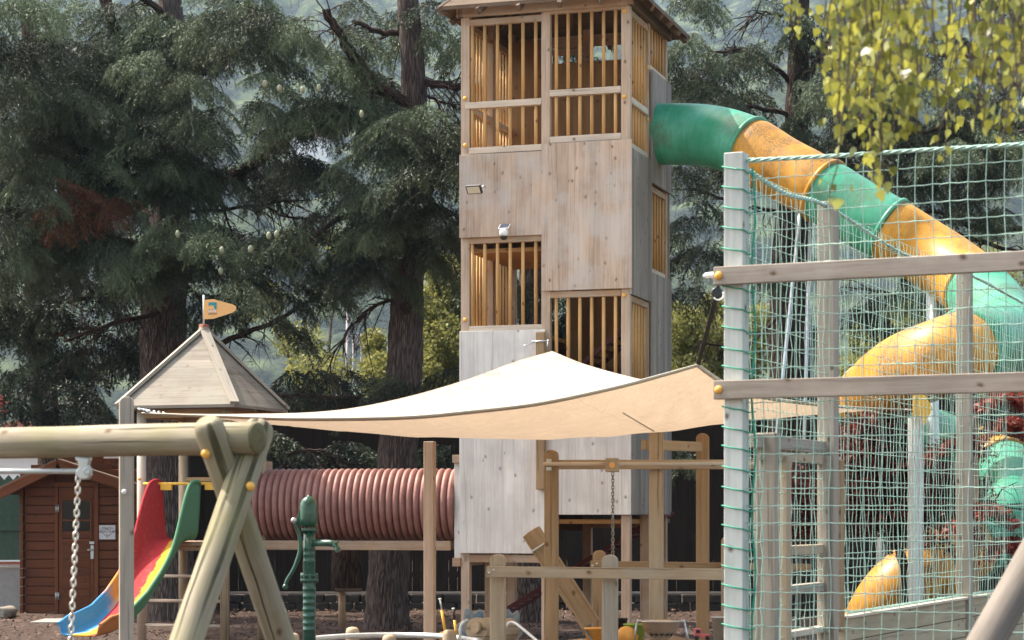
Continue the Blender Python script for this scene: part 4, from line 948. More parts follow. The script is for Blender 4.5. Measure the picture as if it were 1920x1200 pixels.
MB().lathe(c, [(.001, -.165), (.05, -.165), (.055, -.14), (.075, -.125), (.115, -.085), (.145, -.03), (.152, -.005), (.165, .0), (.165, .006), (.148, .004), (.14, -.03), (.11, -.08), (.05, -.125), (.001, -.13)], 40).build('bowl', M['stainless'], cl_)
hm = MB()
for cx in range(-2, 3):
    for k in range(19):
        aa = 2 * math.pi * (k % 6) / 6; rr_ = 0 if k == 18 else .0085 * (1 + k // 6) * .8; a = cx * .42 - 1.57
        zz = -.098 + rr_ * math.sin(aa) * .8; rb = .107 + (zz + .098) * .7; a2 = a + rr_ * math.cos(aa) / .11
        hm.lathe(c + Vector((math.cos(a2) * rb, math.sin(a2) * rb, zz)), [(.0028, -.004), (.0028, .001)], 6, Vector((math.cos(a2), math.sin(a2), -.6)))
hm.build('hole_pattern', M['black'], cl_)
for s_ in (-1, 1):
    MB().tube([c + XV * s_ * .15, c + XV * s_ * .185], .014, 12).build('handle', M['steel'], cl_)
    MB().tube([c + XV * s_ * .18, c + XV * s_ * .20 - UP * .10, c + XV * s_ * .225 - UP * .2], .010, 10).build('leg', M['steel'], cl_)
pk = thing('toy_truck', P(1312, 1198, 16.8), 'small pink toy truck on the sand', 'toy'); c = P(1308, 1190, 16.8)
MB().box(c + UP * .02, XV, YV, UP, .055, .07, .06).build('cab', M['pink'], pk, .006); MB().box(c + XV * .06 - UP * .01, XV, YV, UP, .075, .07, .03).build('tray', M['pink'], pk, .005)
MB().box(c + UP * .028 - YV * .037, XV, YV, UP, .03, .004, .025).build('window', M['black'], pk)
for s_ in (-.01, .075): MB().lathe(c + Vector((s_, -.036, -.025)), [(.018, -.008), (.018, .008)], 14, YV).build('wheel', M['black'], pk)

# ------------------------------------------------------------------ HAND PUMP
pp = thing('hand_pump', (*XY(582, 15.8), 0), 'dark green cast iron hand water pump with a curved lever and spout', 'water pump')
pm = P(580, 965, 15.8); k_ = 15.8 / F
colp = [(.055, 0), (.055, .52)]
z = .52; MBc = MB(); prof_ = [(.062, 0), (.062, .5)]
zz = Zp(1200, 15.8)
prof_ = [(.052, .1)]
for y in (1180, 1168, 1155, 1142, 1130, 1118, 1104): 
    q = Zp(y, 15.8); prof_ += [(.048, q - .006), (.0505, q - .003), (.0505, q + .003), (.048, q + .006)]
prof_ = sorted(prof_, key=lambda p: p[1])
prof_ += [(.046, Zp(1098, 15.8)), (.046, Zp(1088, 15.8))]
for y in (1052, 1040, 1028): q = Zp(y, 15.8); prof_ += [(.0445, q - .005), (.047, q), (.0445, q + .005)]
prof_ = sorted(prof_, key=lambda p: p[1]); prof_ += [(.044, Zp(995, 15.8))]
MB().lathe(Vector((pm.x, pm.y, 0)), prof_, 28).build('column', M['pump'], pp)
fz = lambda y: Zp(y, 15.8)
for y0, y1, r_ in ((1090, 1085, .068), (1081, 1076, .064), (996, 991, .060)):
    MB().lathe(Vector((pm.x, pm.y, 0)), [(r_, fz(y0)), (r_, fz(y1))], 28).build('collar', M['pump'], pp, .002)
bt = MB()
for k in range(8):
    a = 2 * math.pi * k / 8 + .2; bt.lathe(Vector((pm.x + math.cos(a) * .058, pm.y + math.sin(a) * .058, fz(1093))), [(.008, 0), (.008, .075)], 8)
for k in range(6):
    a = 2 * math.pi * k / 6; bt.lathe(Vector((pm.x + math.cos(a) * .053, pm.y + math.sin(a) * .053, fz(999))), [(.007, 0), (.007, .045)], 8)
bt.build('flange_bolts', M['pump'], pp)
hd = Vector((pm.x - .005, pm.y, 0)); MB().lathe(hd, [(.05, fz(988)), (.066, fz(982)), (.068, fz(975)), (.066, fz(950)), (.06, fz(942)), (.045, fz(935)), (.02, fz(931)), (.008, fz(930)), (.008, fz(928)), (.0005, fz(928))], 32).build('pump_head', M['pump'], pp)
MB().prism([(0, 0), (.0, .16), (-.02, .15), (-.06, .03), (-.07, 0), (-.06, -.02), (0, -.02)], P(570, 982, 15.8) - YV * .012, XV, UP, YV * .024).build('bracket', M['pump'], pp, .003)
MB().lathe(P(551.5, 976, 15.74), [(.018, -.03), (.022, -.02), (.022, .03), (.014, .04), (.0005, .042)], 18, -YV).build('pivot', M['steel'], pp)
lv_pts = catmull([P(552, 978, 15.76), P(559, 995, 15.76), P(563, 1015, 15.76), P(561, 1040, 15.76), P(550, 1068, 15.76), P(538, 1088, 15.76), P(535, 1098, 15.76)], 6)[0]
lv = MB().tube(lv_pts, [.015] * 10 + [.017] * 12 + [.014] * (len(lv_pts) - 22), 12).build('lever', M['pump'], pp)
MB().lathe(P(535, 1100, 15.76), [(.0005, -.022), (.014, -.017), (.0215, -.004), (.0215, .004), (.014, .017), (.0005, .022)], 18).build('lever_knob', M['pump'], lv)
MB().tube(catmull([P(590, 1018, 15.78), P(605, 1018, 15.7), P(622, 1019, 15.66), P(630, 1024, 15.64), P(634, 1034, 15.63)], 6)[0], [.026] * 14 + [.02] * 7 + [.024] * 4, 16).build('spout', M['pump'], pp)
MB().tube([P(630, 1020, 15.63), P(635, 1014, 15.63)], .007, 8).build('spout_hook', M['pump'], pp)

# nest box on pole
nb = thing('nest_box_on_pole', (*XY(645, 26), 0), 'rough brown half log box on a thin pole in front of the big trunk', 'nest box')
x_, y_ = XY(641, 26); MB().tube([(x_, y_, .1), (x_, y_, Zp(1105, 26))], .045, 12, True, .03).build('pole', M['frame'], nb)
x_, y_ = XY(650, 26.1); MB().tube([(x_, y_, Zp(1106, 26)), (x_, y_, Zp(1060, 26)), (x_, y_, Zp(1022, 26))], [.20, .19, .17], 16, True, .04).build('log_box', M['barkdark'], nb)
MB().box(Vector((XY(654, 26)[0], 25.95, Zp(1106, 26))), XV, YV, UP, .33, .22, .04).build('tray', M['roofwood'], nb, .004)

# ------------------------------------------------------------------ SWING
sw = thing('log_swing', (*XY(440, 9.2), 0), 'round log swing frame with crossed legs and yellow caps in the foreground', 'swing frame')
yS = 9.2
bm1 = P(484, 821, yS); bm0 = P(-420, 821, 10.55); bm0.z = bm1.z
MB().log(bm0, bm1, .073, 28, .12).build('beam', M['logw'], sw)
be = (bm1 - bm0).normalized(); MB().lathe(bm1 - be * .004, [(.070, 0), (.066, .006), (.03, .008), (.0005, .008)], 28, be).build('end_grain', M['endgrain'], sw)
def leg(pt, pb, r, nm='leg'):
    k = pt.z / (pt.z - pb.z); bot = pt + (pb - pt) * k; return MB().log(bot, pt, r, 24, .9).build(nm, M['logw'], sw)
leg(P(387, 787, yS - .06), P(526, 1200, yS + .50), .067)
leg(P(489, 795, yS + .20), P(350, 1200, yS - .42), .070)
cap(P(386, 851, yS - .055), Vector((-.1, -1, 0)), .020, sw); cap(P(469, 912, yS - .04), Vector((.25, -1, 0)), .020, sw)
hg = MB(); yS = 9.66; hc = P(158, 880, yS - .02)
hg.box(P(157, 860, yS), XV, YV, UP, .07, .05, .02); 
hg.prism([(-.03, .05), (.03, .05), (.022, .02), (.034, -.005), (.034, -.025), (.02, -.045), (-.012, -.048), (-.034, -.03), (-.036, -.01), (-.02, .01)], hc - YV * .03 + UP * .0, XV, UP, YV * .06)
hgo = hg.build('hanger', M['aluhanger'], sw, .006)
MB().lathe(P(163, 883, yS - .058), [(.016, 0), (.016, .006), (.010, .007), (.010, .003)], 20, -YV).build('hanger_eye', M['steel'], hgo)
MB().tube([P(-200, 884, yS + .2), P(150, 883.5, yS - .02)], .0125, 14).build('hanger_bar', M['aluhanger'], sw)
chain(P(147, 892, yS - .03), P(131, 1235, yS - .12), .036, .0042, 'chain', 'swing_chain', 'shiny steel swing chain hanging from the bracket on the log beam', 'chain')
lg = MB(); pt, pb = P(1958, 1010, 8.6), P(1828, 1240, 8.2); k = pt.z / (pt.z - pb.z)
tag(lg.log(pt + (pb - pt) * k, pt + (pt - pb) * .6, .072, 24, .5).build('leaning_log', M['logdark']), 'grey log leaning in the lower right corner, close to the camera', 'log')

# ------------------------------------------------------------------ SHED and things by the fence
YS = 31.5
def W(px, py, Y=YS): return P(px, py, Y)
sh = thing('garden_shed', (*XY(130, YS + 1), 0), 'reddish brown log cabin shed with a low gable roof and a half glazed door', 'shed')
zg = 0.0; top = Zp(905, YS)
def wallbox(x0, x1, z0, z1, Y, mat, name, th=.04, par=sh, bev=.006):
    a = XY(x0, Y)[0]; b = XY(x1, Y)[0]; return MB().box(((a + b) / 2, Y, (z0 + z1) / 2), XV, YV, UP, b - a, th, z1 - z0, 0 if (b - a) > .3 or (z1 - z0) < .2 else 2).build(name, M[mat], par, bev)
hb = .135; nrow = int(2.25 / hb)
for x0, x1 in ((47, 104), (184, 262)):
    mb = MB()
    for i in range(nrow):
        z0 = i * hb + .02
        a = XY(x0, YS)[0]; b = XY(x1, YS)[0]; mb.box(((a + b) / 2, YS, z0 + hb / 2), XV, YV, UP, b - a, .05, hb - .012)
    mb.box(((a + b) / 2, YS + .035, nrow * hb / 2 + .02), XV, YV, UP, b - a, .02, nrow * hb)
    mb.build('front_wall', M['shed'], sh, .006)
mb = MB()
for i in range(6):
    z0 = Zp(905, YS) + i * hb * .8 - .08; hw_ = 215 * (1 - i * .15) * .5
    a = XY(150 - hw_, YS)[0]; b = XY(150 + hw_, YS)[0]; mb.box(((a + b) / 2, YS + .03, z0), XV, YV, UP, b - a, .04, hb * .8 - .006)
mb.box((XY(150, YS)[0], YS + .06, Zp(905, YS) + .02), XV, YV, UP, 1.5, .02, .5)
mb.build('gable_wall', M['shed'], sh, .004)
for px in (43, 268):
  mb = MB()
  for i in range(nrow):
    z0 = i * hb + .02 + hb / 2; x_ = XY(px, YS)[0]; mb.box((x_, YS + 1.0, z0), YV, XV, UP, 2.2, .05, hb - .012)
  mb.build('side_wall', M['shed'], sh, .006)
mb = MB().box((XY(150, YS)[0], YS + 2.05, 1.2), XV, YV, UP, 1.8, .05, 2.4); mb.build('back_wall', M['shed'], sh)
for x0, x1, z0, z1 in ((103, 110, 0, Zp(905, YS)), (177, 185, 0, Zp(905, YS))): wallbox(x0, x1, z0, z1, YS - .03, 'shedtrim', 'door_frame', .06)
wallbox(103, 185, Zp(913, YS), Zp(904, YS), YS - .035, 'shedtrim', 'door_frame', .06)
dr = wallbox(110.5, 176.5, .02, Zp(914, YS), YS - .02, 'shedtrim', 'door', .04)
mb = MB()
for i in range(11):
    z0 = .10 + i * .11; a = XY(117, YS)[0]; b = XY(170, YS)[0]; mb.box(((a + b) / 2, YS - .045, z0), XV, YV, UP, b - a, .014, .10)
mb.build('door_panel', M['shed'], dr, .003)
wallbox(117, 169, Zp(1011, YS), Zp(939, YS), YS - .043, 'glassdark', 'window', .012, dr, 0)
for x0, x1, y0, y1 in ((117, 169, 974, 977), (114, 117, 936, 1013), (169, 172, 936, 1013), (114, 172, 934, 938), (114, 172, 1011, 1015)): wallbox(x0, x1, Zp(y1, YS), Zp(y0, YS), YS - .055, 'shedtrim', 'window_bar', .02, dr, .002)
wallbox(168, 177, Zp(1020, YS), Zp(1015, YS), YS - .07, 'steel', 'latch', .03, dr, .003); wallbox(170, 176, Zp(1048, YS), Zp(1022, YS), YS - .06, 'steel', 'handle_plate', .02, dr, .003)
MB().tube([W(164, 1031, YS - .1), W(174, 1031, YS - .1)], .012, 8).build('handle', M['steel'], dr)
for y in (954, 1118):
    for px in (105.5, 109.5): MB().tube([W(px, y - 7, YS - .07), W(px, y + 7, YS - .07)], .014, 8).build('hinge', M['steel'], dr)
# roof: two slopes with barge boards, dark cover
rl, rr2, rm = (2, 935), (262, 925), (118, 878)
mb = MB()
def slope(pA, pB, name, mat, y0, y1, th):
    a = P(pA[0], pA[1], YS); b = P(pB[0], pB[1], YS); d = (b - a)
    n = Vector((-d.z, 0, d.x)).normalized(); mb = MB(); c = (a + b) / 2 + Vector((0, (y0 + y1) / 2, 0)) + n * 0
    return MB().box(c, d.normalized(), YV, n, d.length, y1 - y0, th, 1).build(name, M[mat], sh, .003)
slope((0, 933), (122, 872), 'barge_board', 'shedtrim', -.45, -.41, .14); slope((118, 872), (275, 922), 'barge_board', 'shedtrim', -.45, -.41, .14)
slope((0, 924), (120, 864), 'roof_slope', 'roofwood', -.44, 2.3, .05); slope((117, 864), (275, 914), 'roof_slope', 'roofwood', -.44, 2.3, .05)
# notice
sg = thing('notice_sheet', W(202, 1011, YS - .05), 'white paper notice with a heart outline pinned beside the shed door', 'notice')
pcn = W(201, 998, YS - .04); hw2, hh2 = 15.2 * YS / F, 13.2 * YS / F
sh_ = MB().box(pcn, XV, YV, UP, hw2 * 2, .008, hh2 * 2).build('sheet', M['paper'], sg)
ht = MB(); pts = []
for k in range(41):
    t = 2 * math.pi * k / 40; x = 16 * math.sin(t) ** 3; y = 13 * math.cos(t) - 5 * math.cos(2 * t) - 2 * math.cos(3 * t) - math.cos(4 * t)
    pts.append(pcn + Vector((x / 17 * hw2 * .82, -.008, (y + 2) / 15 * hh2 * .80)))
ht.tube(pts, .0035, 5, False).build('heart_outline', M['inkpurple'], sh_)
text_part('ONLY', 'lettering', .050, pcn + Vector((0, -.006, .032)), XV, UP, 'ink', sh_, 'CENTER')
text_part('BUNNY STAFF', 'lettering', .040, pcn + Vector((0, -.006, -.005)), XV, UP, 'ink', sh_, 'CENTER')
MB().tube(catmull([pcn + Vector((-.035, -.007, -.035)), pcn + Vector((-.02, -.007, -.05)), pcn + Vector((0, -.007, -.03)), pcn + Vector((.005, -.007, -.05)), pcn + Vector((.04, -.007, -.048))], 5)[0], .003, 5, False).build('scribble', M['inkpurple'], sh_)
tag(MB().box(P(105, 1166, 28.8) * 1 + UP * .0, XV, YV, UP, .5, .9, .05).build('stone_slab', M['slab'], None, .01), 'flat stone slab on the ground before the shed door', 'slab')
lgq = P(5, 1112, 30); lgq.z = .09
tag(MB().tube([lgq - YV * .3, lgq + YV * .5], .09, 16, True, .02).build('cut_log', M['greyt']), 'short round cut log lying at the left edge', 'log')
# green board screen on concrete base at the far left
gb = thing('green_board_fence', (*XY(-20, 32.6), 0), 'dark green board fence on a concrete base left of the shed', 'fence')
for i in range(7):
    x_ = XY(-52 + i * 17, 32.6)[0]; w2 = .0702; zt = Zp(900, 32.6)
    MB().prism([(-w2, Zp(1050, 32.6)), (w2, Zp(1050, 32.6)), (w2, zt), (0, zt + .08), (-w2, zt)], Vector((x_, 32.6, 0)), XV, UP, YV * .025).build('board', M['greenwood'], gb, .003)
MB().box((XY(0, 32.5)[0], 32.68, Zp(1108, 32.6)), XV, YV, UP, .95, .08, Zp(1060, 32.6) - Zp(1150, 32.6)).build('concrete_base', M['concrete'], gb)
MB().box((XY(0, 32.5)[0], 32.55, Zp(990, 32.6)), XV, YV, UP, .95, .03, .08).build('rail', M['greenwood'], gb)
MB().box((XY(0, 32.5)[0], 32.60, Zp(1056, 32.6)), XV, YV, UP, .95, .05, .05).build('rail', M['redblock'], gb)
# tall dark fence
fz_ = 33.3; fe = thing('board_fence', (*XY(900, fz_), 0), 'tall dark brown fence of round topped boards behind the playground', 'fence')
xs0, xs1 = XY(225, fz_)[0], XY(2150, fz_)[0]; bw = .145; nbd = int((xs1 - xs0) / bw); ztf = Zp(748, fz_)
brd = MB(); cnt = 0; brds = []
for i in range(nbd):
    x_ = xs0 + (i + .5) * bw; w_ = bw + (.002 if i % 4 else -.010)
    mb_ = MB().prism([(x - 0, y) for x, y in round_top(w_, .28, ztf + random.uniform(-.03, .03), 6)], Vector((x_, fz_ + random.uniform(-.006, .006), 0)), XV, UP, YV * .022)
    brds.append(mb_)
rest = MB()
for i, mb_ in enumerate(brds):
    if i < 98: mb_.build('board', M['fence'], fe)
    else:
        b = len(rest.v); rest.v += mb_.v
        for f_, u_, s_ in zip(mb_.f, mb_.uv, mb_.sm): rest.face([k + b for k in f_], u_, s_)
if rest.f: tag(rest.build('board', M['fence'], fe), kind='stuff')
MB().box(((xs0 + xs1) / 2, fz_ + .09, (.6 + ztf) / 2 + .1), XV, YV, UP, xs1 - xs0, .02, ztf - .75).build('backing_boards', M['fence'], fe)
for zz in (.55, 1.7, 2.9): MB().box(((xs0 + xs1) / 2, fz_ + .05, zz), XV, YV, UP, xs1 - xs0, .05, .09).build('back_rail', M['fence'], fe)
stn = MB()
for lv_ in (0, 1):
    x_ = xs0 - .2 - lv_ * .1
    while x_ < xs1:
        ww_ = random.uniform(.16, .42); hh_ = random.uniform(.11, .14); r3 = random.uniform(-.05, .05)
        ex_ = Vector((math.cos(r3), random.uniform(-.15, .15), math.sin(r3))).normalized(); uz_ = ex_.cross(YV).normalized() * -1
        stn.box((x_ + ww_ / 2, 32.72 + random.uniform(-.05, .05), .06 + lv_ * .13), ex_, ex_.cross(uz_).normalized(), uz_, ww_ - .015, .24, hh_); x_ += ww_
stn_o = stn.build('stone_edging', M['stone'], None, .02); tag(stn_o, 'low dry wall of dark stones along the foot of the board fence', 'stone edging')
tag(MB().box(((xs0 + xs1) / 2, 32.85, .275), XV, YV, UP, xs1 - xs0, .35, .03).build('coping_slabs', M['slab'], None, .004), 'pale flat slabs laid on the stone edging by the fence', 'coping')

# ------------------------------------------------------------------ BACKGROUND: lamp, mast, house
sl2 = thing('street_lamp', (*XY(652, 60), 0), 'thin dark street lamp with a flat head beyond the fence', 'street lamp')
MB().tube([(*XY(652, 60), 0), P(652, 550, 60)], [.075, .05], 12).build('pole', M['greyboard'], sl2)
MB().bar(P(624, 551, 60), P(662, 547, 60), .35, .12).build('lamp_head', M['greyboard'], sl2, .02)
pm_ = thing('tall_mast', (*XY(668, 75), 0), 'pale lattice mast with a white sign box, right of the street lamp', 'mast')
for px in (662, 677): MB().tube([(*XY(px, 75), 0), P(px, 625, 75)], .022, 8).build('mast_leg', M['greyboard'], pm_)
MB().box(P(670, 640, 75), XV, YV, UP, .2, .3, .5).build('sign_box', M['concrete'], pm_, .01)
hs = thing('white_house', (*XY(120, 62), 0), 'white rendered house with a red tiled roof far behind the shed', 'house')
def hbox(x0, x1, y0, y1, Y, dy, mat, nm): 
    a = XY(x0, Y)[0]; b = XY(x1, Y)[0]; return MB().box(((a + b) / 2, Y + dy / 2, (Zp(y0, Y) + Zp(y1, Y)) / 2), XV, YV, UP, b - a, dy, Zp(y0, Y) - Zp(y1, Y)).build(nm, M[mat], hs)
hbox(-150, 235, 845, 1060, 62, 8, 'housewall', 'wall')
MB().prism([(-3.5, 0), (3.5, 0), (0, .9)], Vector((XY(42, 62)[0], 61.6, Zp(845, 62))), XV, UP, YV * 9).build('roof', M['rooftile'], hs)
for px in (20, 90, 170): f_ = hbox(px, px + 22, 905, 935, 61.95, .06, 'glassdark', 'window')
h2 = thing('hillside_house', (*XY(582, 600), hz(np.array([[XY(582, 600)[0]]]), np.array([[600.]]))[0, 0]), 'tiny house with a red roof on the wooded hillside', 'house')
zz = hz(np.array([[XY(582, 600)[0]]]), np.array([[600.]]))[0, 0] + 3; xh = XY(582, 595)[0]
MB().box((xh, 595, zz), XV, YV, UP, 11, 10, 9).build('wall', M['housewall'], h2); MB().prism([(-6.4, 0), (6.4, 0), (0, 3.4)], Vector((xh, 589.5, zz + 4.5)), XV, UP, YV * 9).build('roof', M['rooftile'], h2)

# ------------------------------------------------------------------ CEDARS
def spray_template(seed, L=.36, nside=12, dens=150, nl=(.020, .036), nw=.0062):
    r = np.random.default_rng(seed); P0 = []; P1 = []
    ts_ = np.linspace(0, 1, 7); mainp = np.stack([ts_ * L, r.normal(0, .006, 7).cumsum(), -.30 * L * ts_ ** 2], -1)
    for a, b in zip(mainp[:-1], mainp[1:]): P0.append(a); P1.append(b)
    for k in range(nside):
        t = (k + .5) / nside; p = np.array([np.interp(t, ts_, mainp[:, c]) for c in range(3)]); sgn = 1 if k % 2 else -1
        ln = (.045 + .085 * np.sin(math.pi * min(1, .25 + t * .8))) * r.uniform(.75, 1.2); d = np.array([.75, sgn * r.uniform(.4, .8), -.2 + r.uniform(-.25, .05)]); d /= np.linalg.norm(d)
        q = p + d * ln * .55; e = q + (d * .8 + np.array([0, 0, -.5])) * ln * .5
        P0 += [p, q]; P1 += [q, e]
    P0 = np.array(P0); P1 = np.array(P1); ln = np.linalg.norm(P1 - P0, axis=1); tri = []
    for a, b, l in zip(P0, P1, ln):
        n = max(3, int(l * dens)); t = r.random(n)[:, None]; base = a + (b - a) * t; d = (b - a) / l
        rd = r.normal(0, 1, (n, 3)); rd -= (rd @ d)[:, None] * d; rd /= np.linalg.norm(rd, axis=1)[:, None]
        nd = rd * .6 + d * .8 ; nd /= np.linalg.norm(nd, axis=1)[:, None]; le = r.uniform(*nl, n)[:, None]
        sd_ = np.cross(nd, r.normal(0, 1, (n, 3))); sd_ /= np.linalg.norm(sd_, axis=1)[:, None]
        tri.append(np.stack([base - sd_ * nw * .5, base + sd_ * nw * .5, base + nd * le], 1))
    return np.concatenate(tri)
TPL = [spray_template(50 + i) for i in range(6)]
TPLB = [spray_template(80 + i, .42, 10, 95, (.035, .055), .012) for i in range(4)]      # coarser, for masses further back
def orient(n, az, pitch, roll):
    ca, sa, cp_, sp2 = np.cos(az), np.sin(az), np.cos(pitch), np.sin(pitch); z0 = np.zeros(n)
    fx = np.stack([ca * cp_, sa * cp_, sp2], -1); sx = np.stack([-sa, ca, z0], -1); ux = np.cross(fx, sx)
    cr_, sr = np.cos(roll)[:, None], np.sin(roll)[:, None]; s2 = sx * cr_ + ux * sr; u2 = ux * cr_ - sx * sr
    return np.stack([fx, s2, u2], 1)
PADS = {}
def place_sprays(tpls, pos, az, pitch, roll, scl, tone, r):
    out = []; tn_ = []; n = len(pos); Rm = orient(n, az, pitch, roll); which = r.integers(0, len(tpls), n)
    for k, tp in enumerate(tpls):
        ix = np.where(which == k)[0]
        if not len(ix): continue
        v = np.einsum('tvc,ncd->ntvd', tp, Rm[ix]) * scl[ix][:, None, None, None] + pos[ix][:, None, None, :]
        out.append(v.reshape(-1, 3, 3)); tn_.append((tone[ix][:, None] + (tp[:, 0, 0] / tp[:, 0, 0].max() - .45)[None, :] * .38 + r.normal(0, .08, (len(ix), len(tp)))).ravel())  # needles paler towards the spray tip, light painted into the tone
    return np.concatenate(out), np.concatenate(tn_)
def pads(lst, seed, coarse=False, mult=1.0):
    if coarse: mult *= 2.0
    """lst: (px,py,rx,ry,Y,thick,dens,tone): a tier of the crown made of drooping boughs, each lined with hanging sprays"""
    r = np.random.default_rng(seed); T_ = []; N_ = []
    for p in lst:
        px, py, rx, ry, Y, th, dens, tone = p[:8]; k = Y / F; area = math.pi * rx * ry * k * k; nb = max(2, int(area * dens * mult / 16)); c = P(px, py, Y)
        pos = []; az = []; pit = []; scl = []; tn = []
        for _ in range(nb):
            q = np.clip(r.normal(0, .50, 3), -1.1, 1.1); L = r.uniform(.45, 1.0); a0 = (0 if q[0] > 0 else math.pi) + r.normal(0, .8)
            if r.random() < .35: a0 = -math.pi / 2 + r.normal(0, .7)
            o = np.array([c.x + q[0] * rx * k * .8, c.y + q[1] * th, c.z + q[2] * ry * k + .14]); bt = r.normal(0, .26) + .25 * q[2]  # higher boughs get a lighter tone: top light painted into the colour
            d0 = np.array([math.cos(a0), math.sin(a0), 0.0]); up0 = r.uniform(-.15, .25)
            for j in range(17):
                t = j / 16; pp = o + d0 * L * (t - .3) + np.array([0, 0, up0 * L * t - .42 * L * t * t]); sgn = 1 if j % 2 else -1
                pos.append(pp + r.normal(0, .012, 3)); az.append(a0 + sgn * (1.15 - .7 * t) * r.uniform(.7, 1.2)); pit.append(-r.uniform(.08, .6) - .5 * t)
                scl.append((.68 + .92 * math.sin(math.pi * min(1, .18 + .85 * t))) * r.uniform(.85, 1.15)); tn.append(tone + bt + .30 * (t - .45))  # tone also rises along the bough, painting lit tips
        n = len(pos); tt, nn_ = place_sprays(TPLB if coarse else TPL, np.array(pos), np.array(az), np.array(pit), r.normal(0, .25, n), np.array(scl), np.array(tn), r)
        T_.append(tt); N_.append(nn_)
    return np.concatenate(T_), np.concatenate(N_)
def limb_mesh(limbs, seed=0):
    """limbs: list of (list of (px,py,Y), r0_px, r1_px) with side twigs"""
    rr = random.Random(seed); mb = MB()
    for pts, r0, r1 in limbs:
        w_ = [P(*p) for p in pts]; sm_, _ = catmull(w_, 6); n = len(sm_); Y = pts[0][2]
        sm_ = [p + Vector((rr.uniform(-.02, .02), rr.uniform(-.02, .02), rr.uniform(-.02, .02))) for p in sm_]
        mb.tube(sm_, [(r0 + (r1 - r0) * i / (n - 1)) * Y / F for i in range(n)], 10, True, .05, rr.random() * 9)
        for q in range(int(n * 1.1)):
            i = rr.randrange(2, n - 1); p = sm_[i]; d = (sm_[i + 1 if i < n - 1 else i] - sm_[i - 1]).normalized()
            L = rr.uniform(.3, 1.0); v = (d * rr.uniform(.2, .9) + Vector((rr.uniform(-.5, .5), rr.uniform(-.7, .7), rr.uniform(-1.0, .35)))).normalized()
            e1 = p + v * L * .5; e2 = e1 + (v + Vector((rr.uniform(-.3, .3), 0, -.45))).normalized() * L * .5
            mb.tube([p, e1, e2], [.011, .007, .003], 5, False)
            for _ in range(3):
                v2 = Vector((rr.uniform(-1, 1), rr.uniform(-.6, .6), rr.uniform(-1.1, .2))).normalized(); s0 = e1.lerp(e2, rr.random() * .8)
                mb.tube([s0, s0 + v2 * .14, s0 + v2 * .2 - UP * .1], [.0045, .003, .002], 4, False)
    return mb
def trunk_mesh(pts, n=30, jit=.035, seed=1):
    w_ = [P(p[0], p[1], p[2]) for p in pts]; rr = [p[3] * p[2] / F for p in pts]; sm_, idx = catmull(w_, 8)
    rs = [float(np.interp(i, range(len(rr)), rr)) for i in idx]; return MB().tube(sm_, rs, n, True, jit, seed)
def cedar(label, base, trunk, limbs, fine, coarse, bark_='bark', seed=1, trunk2=None):
    t = thing('cedar_tree', base, label, 'cedar tree')
    trunk_mesh(trunk, seed=seed).build('trunk', M[bark_], t)
    if trunk2: trunk_mesh(trunk2, 20, seed=seed + 3).build('trunk', M[bark_], t)
    for i, lb in enumerate(limbs or []): limb_mesh([lb], seed * 40 + i).build('branch', M['barkdark'], t)
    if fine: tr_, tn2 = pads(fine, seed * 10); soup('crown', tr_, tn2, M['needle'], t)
    if coarse: tr_, tn2 = pads(coarse, seed * 10 + 1, True); soup('inner_foliage', tr_, tn2, M['needle'], t)  # low tones paint the shade inside the crown
    return t
D = 120
# tree A: big trunk left of centre
YA = 29.5
fineA = [(150, 95, 150, 60, 28.4, .8, D, .55), (330, 155, 120, 45, 27.9, .6, D, .70), (300, 290, 150, 45, 28.0, .7, D, .50), (190, 225, 120, 45, 28.6, .7, D, .35),
         (520, 60, 150, 75, 27.2, .8, D + 6, .60), (620, 95, 110, 70, 27.0, .6, D, .66), (450, 30, 120, 50, 27.4, .8, D, .5), (390, 235, 90, 50, 28.2, .7, D, .55),
         (520, 200, 150, 38, 26.9, .6, D + 6, .62), (650, 222, 120, 38, 26.9, .7, D, .5), (320, 330, 110, 42, 28.4, .8, D, .30), (240, 30, 110, 50, 28.8, .8, D, .4),
         (200, 450, 160, 45, 27.5, .7, D + 4, .45), (360, 462, 160, 45, 27.2, .7, D + 4, .55), (520, 475, 140, 42, 27.1, .7, D + 4, .52), (440, 520, 150, 35, 27.3, .7, D, .45), (290, 520, 110, 40, 27.7, .7, D, .35),
         (620, 540, 90, 40, 27.8, .7, 30, .25), (450, 590, 90, 50, 28.2, .8, 30, .15), (610, 420, 110, 42, 27.6, .8, D, .25)]
fineA += [(330, 350, 120, 36, 28.2, .6, 190, .42), (330, 285, 80, 30, 28.6, .5, 190, .34), (320, 60, 110, 50, 28.6, .6, 150, .45), (330, 505, 110, 40, 28.0, .6, 190, .38), (560, 300, 90, 40, 27.4, .6, 120, .2)]
coarseA = [(170, 170, 190, 150, 31.2, .8, 12, .10), (470, 260, 190, 150, 31.2, .8, 12, .10), (420, 60, 200, 80, 31.2, .8, 14, .12), (380, 430, 200, 90, 31.3, .8, 12, .06), (430, 150, 160, 60, 30.6, 1, 16, .15), (250, 400, 160, 60, 30.6, 1, 12, .12), (480, 640, 80, 90, 30.2, .8, 22, .06), (540, 710, 70, 45, 30.4, .8, 16, .05), (300, 600, 110, 80, 31, 1, 16, .08), (220, 150, 150, 70, 30.8, 1, 12, .2), (520, 330, 120, 60, 30.4, 1, 5, .1), (210, 690, 70, 60, 30.6, 1, 18, .05), (640, 700, 70, 30, 30, .6, 12, .08)]
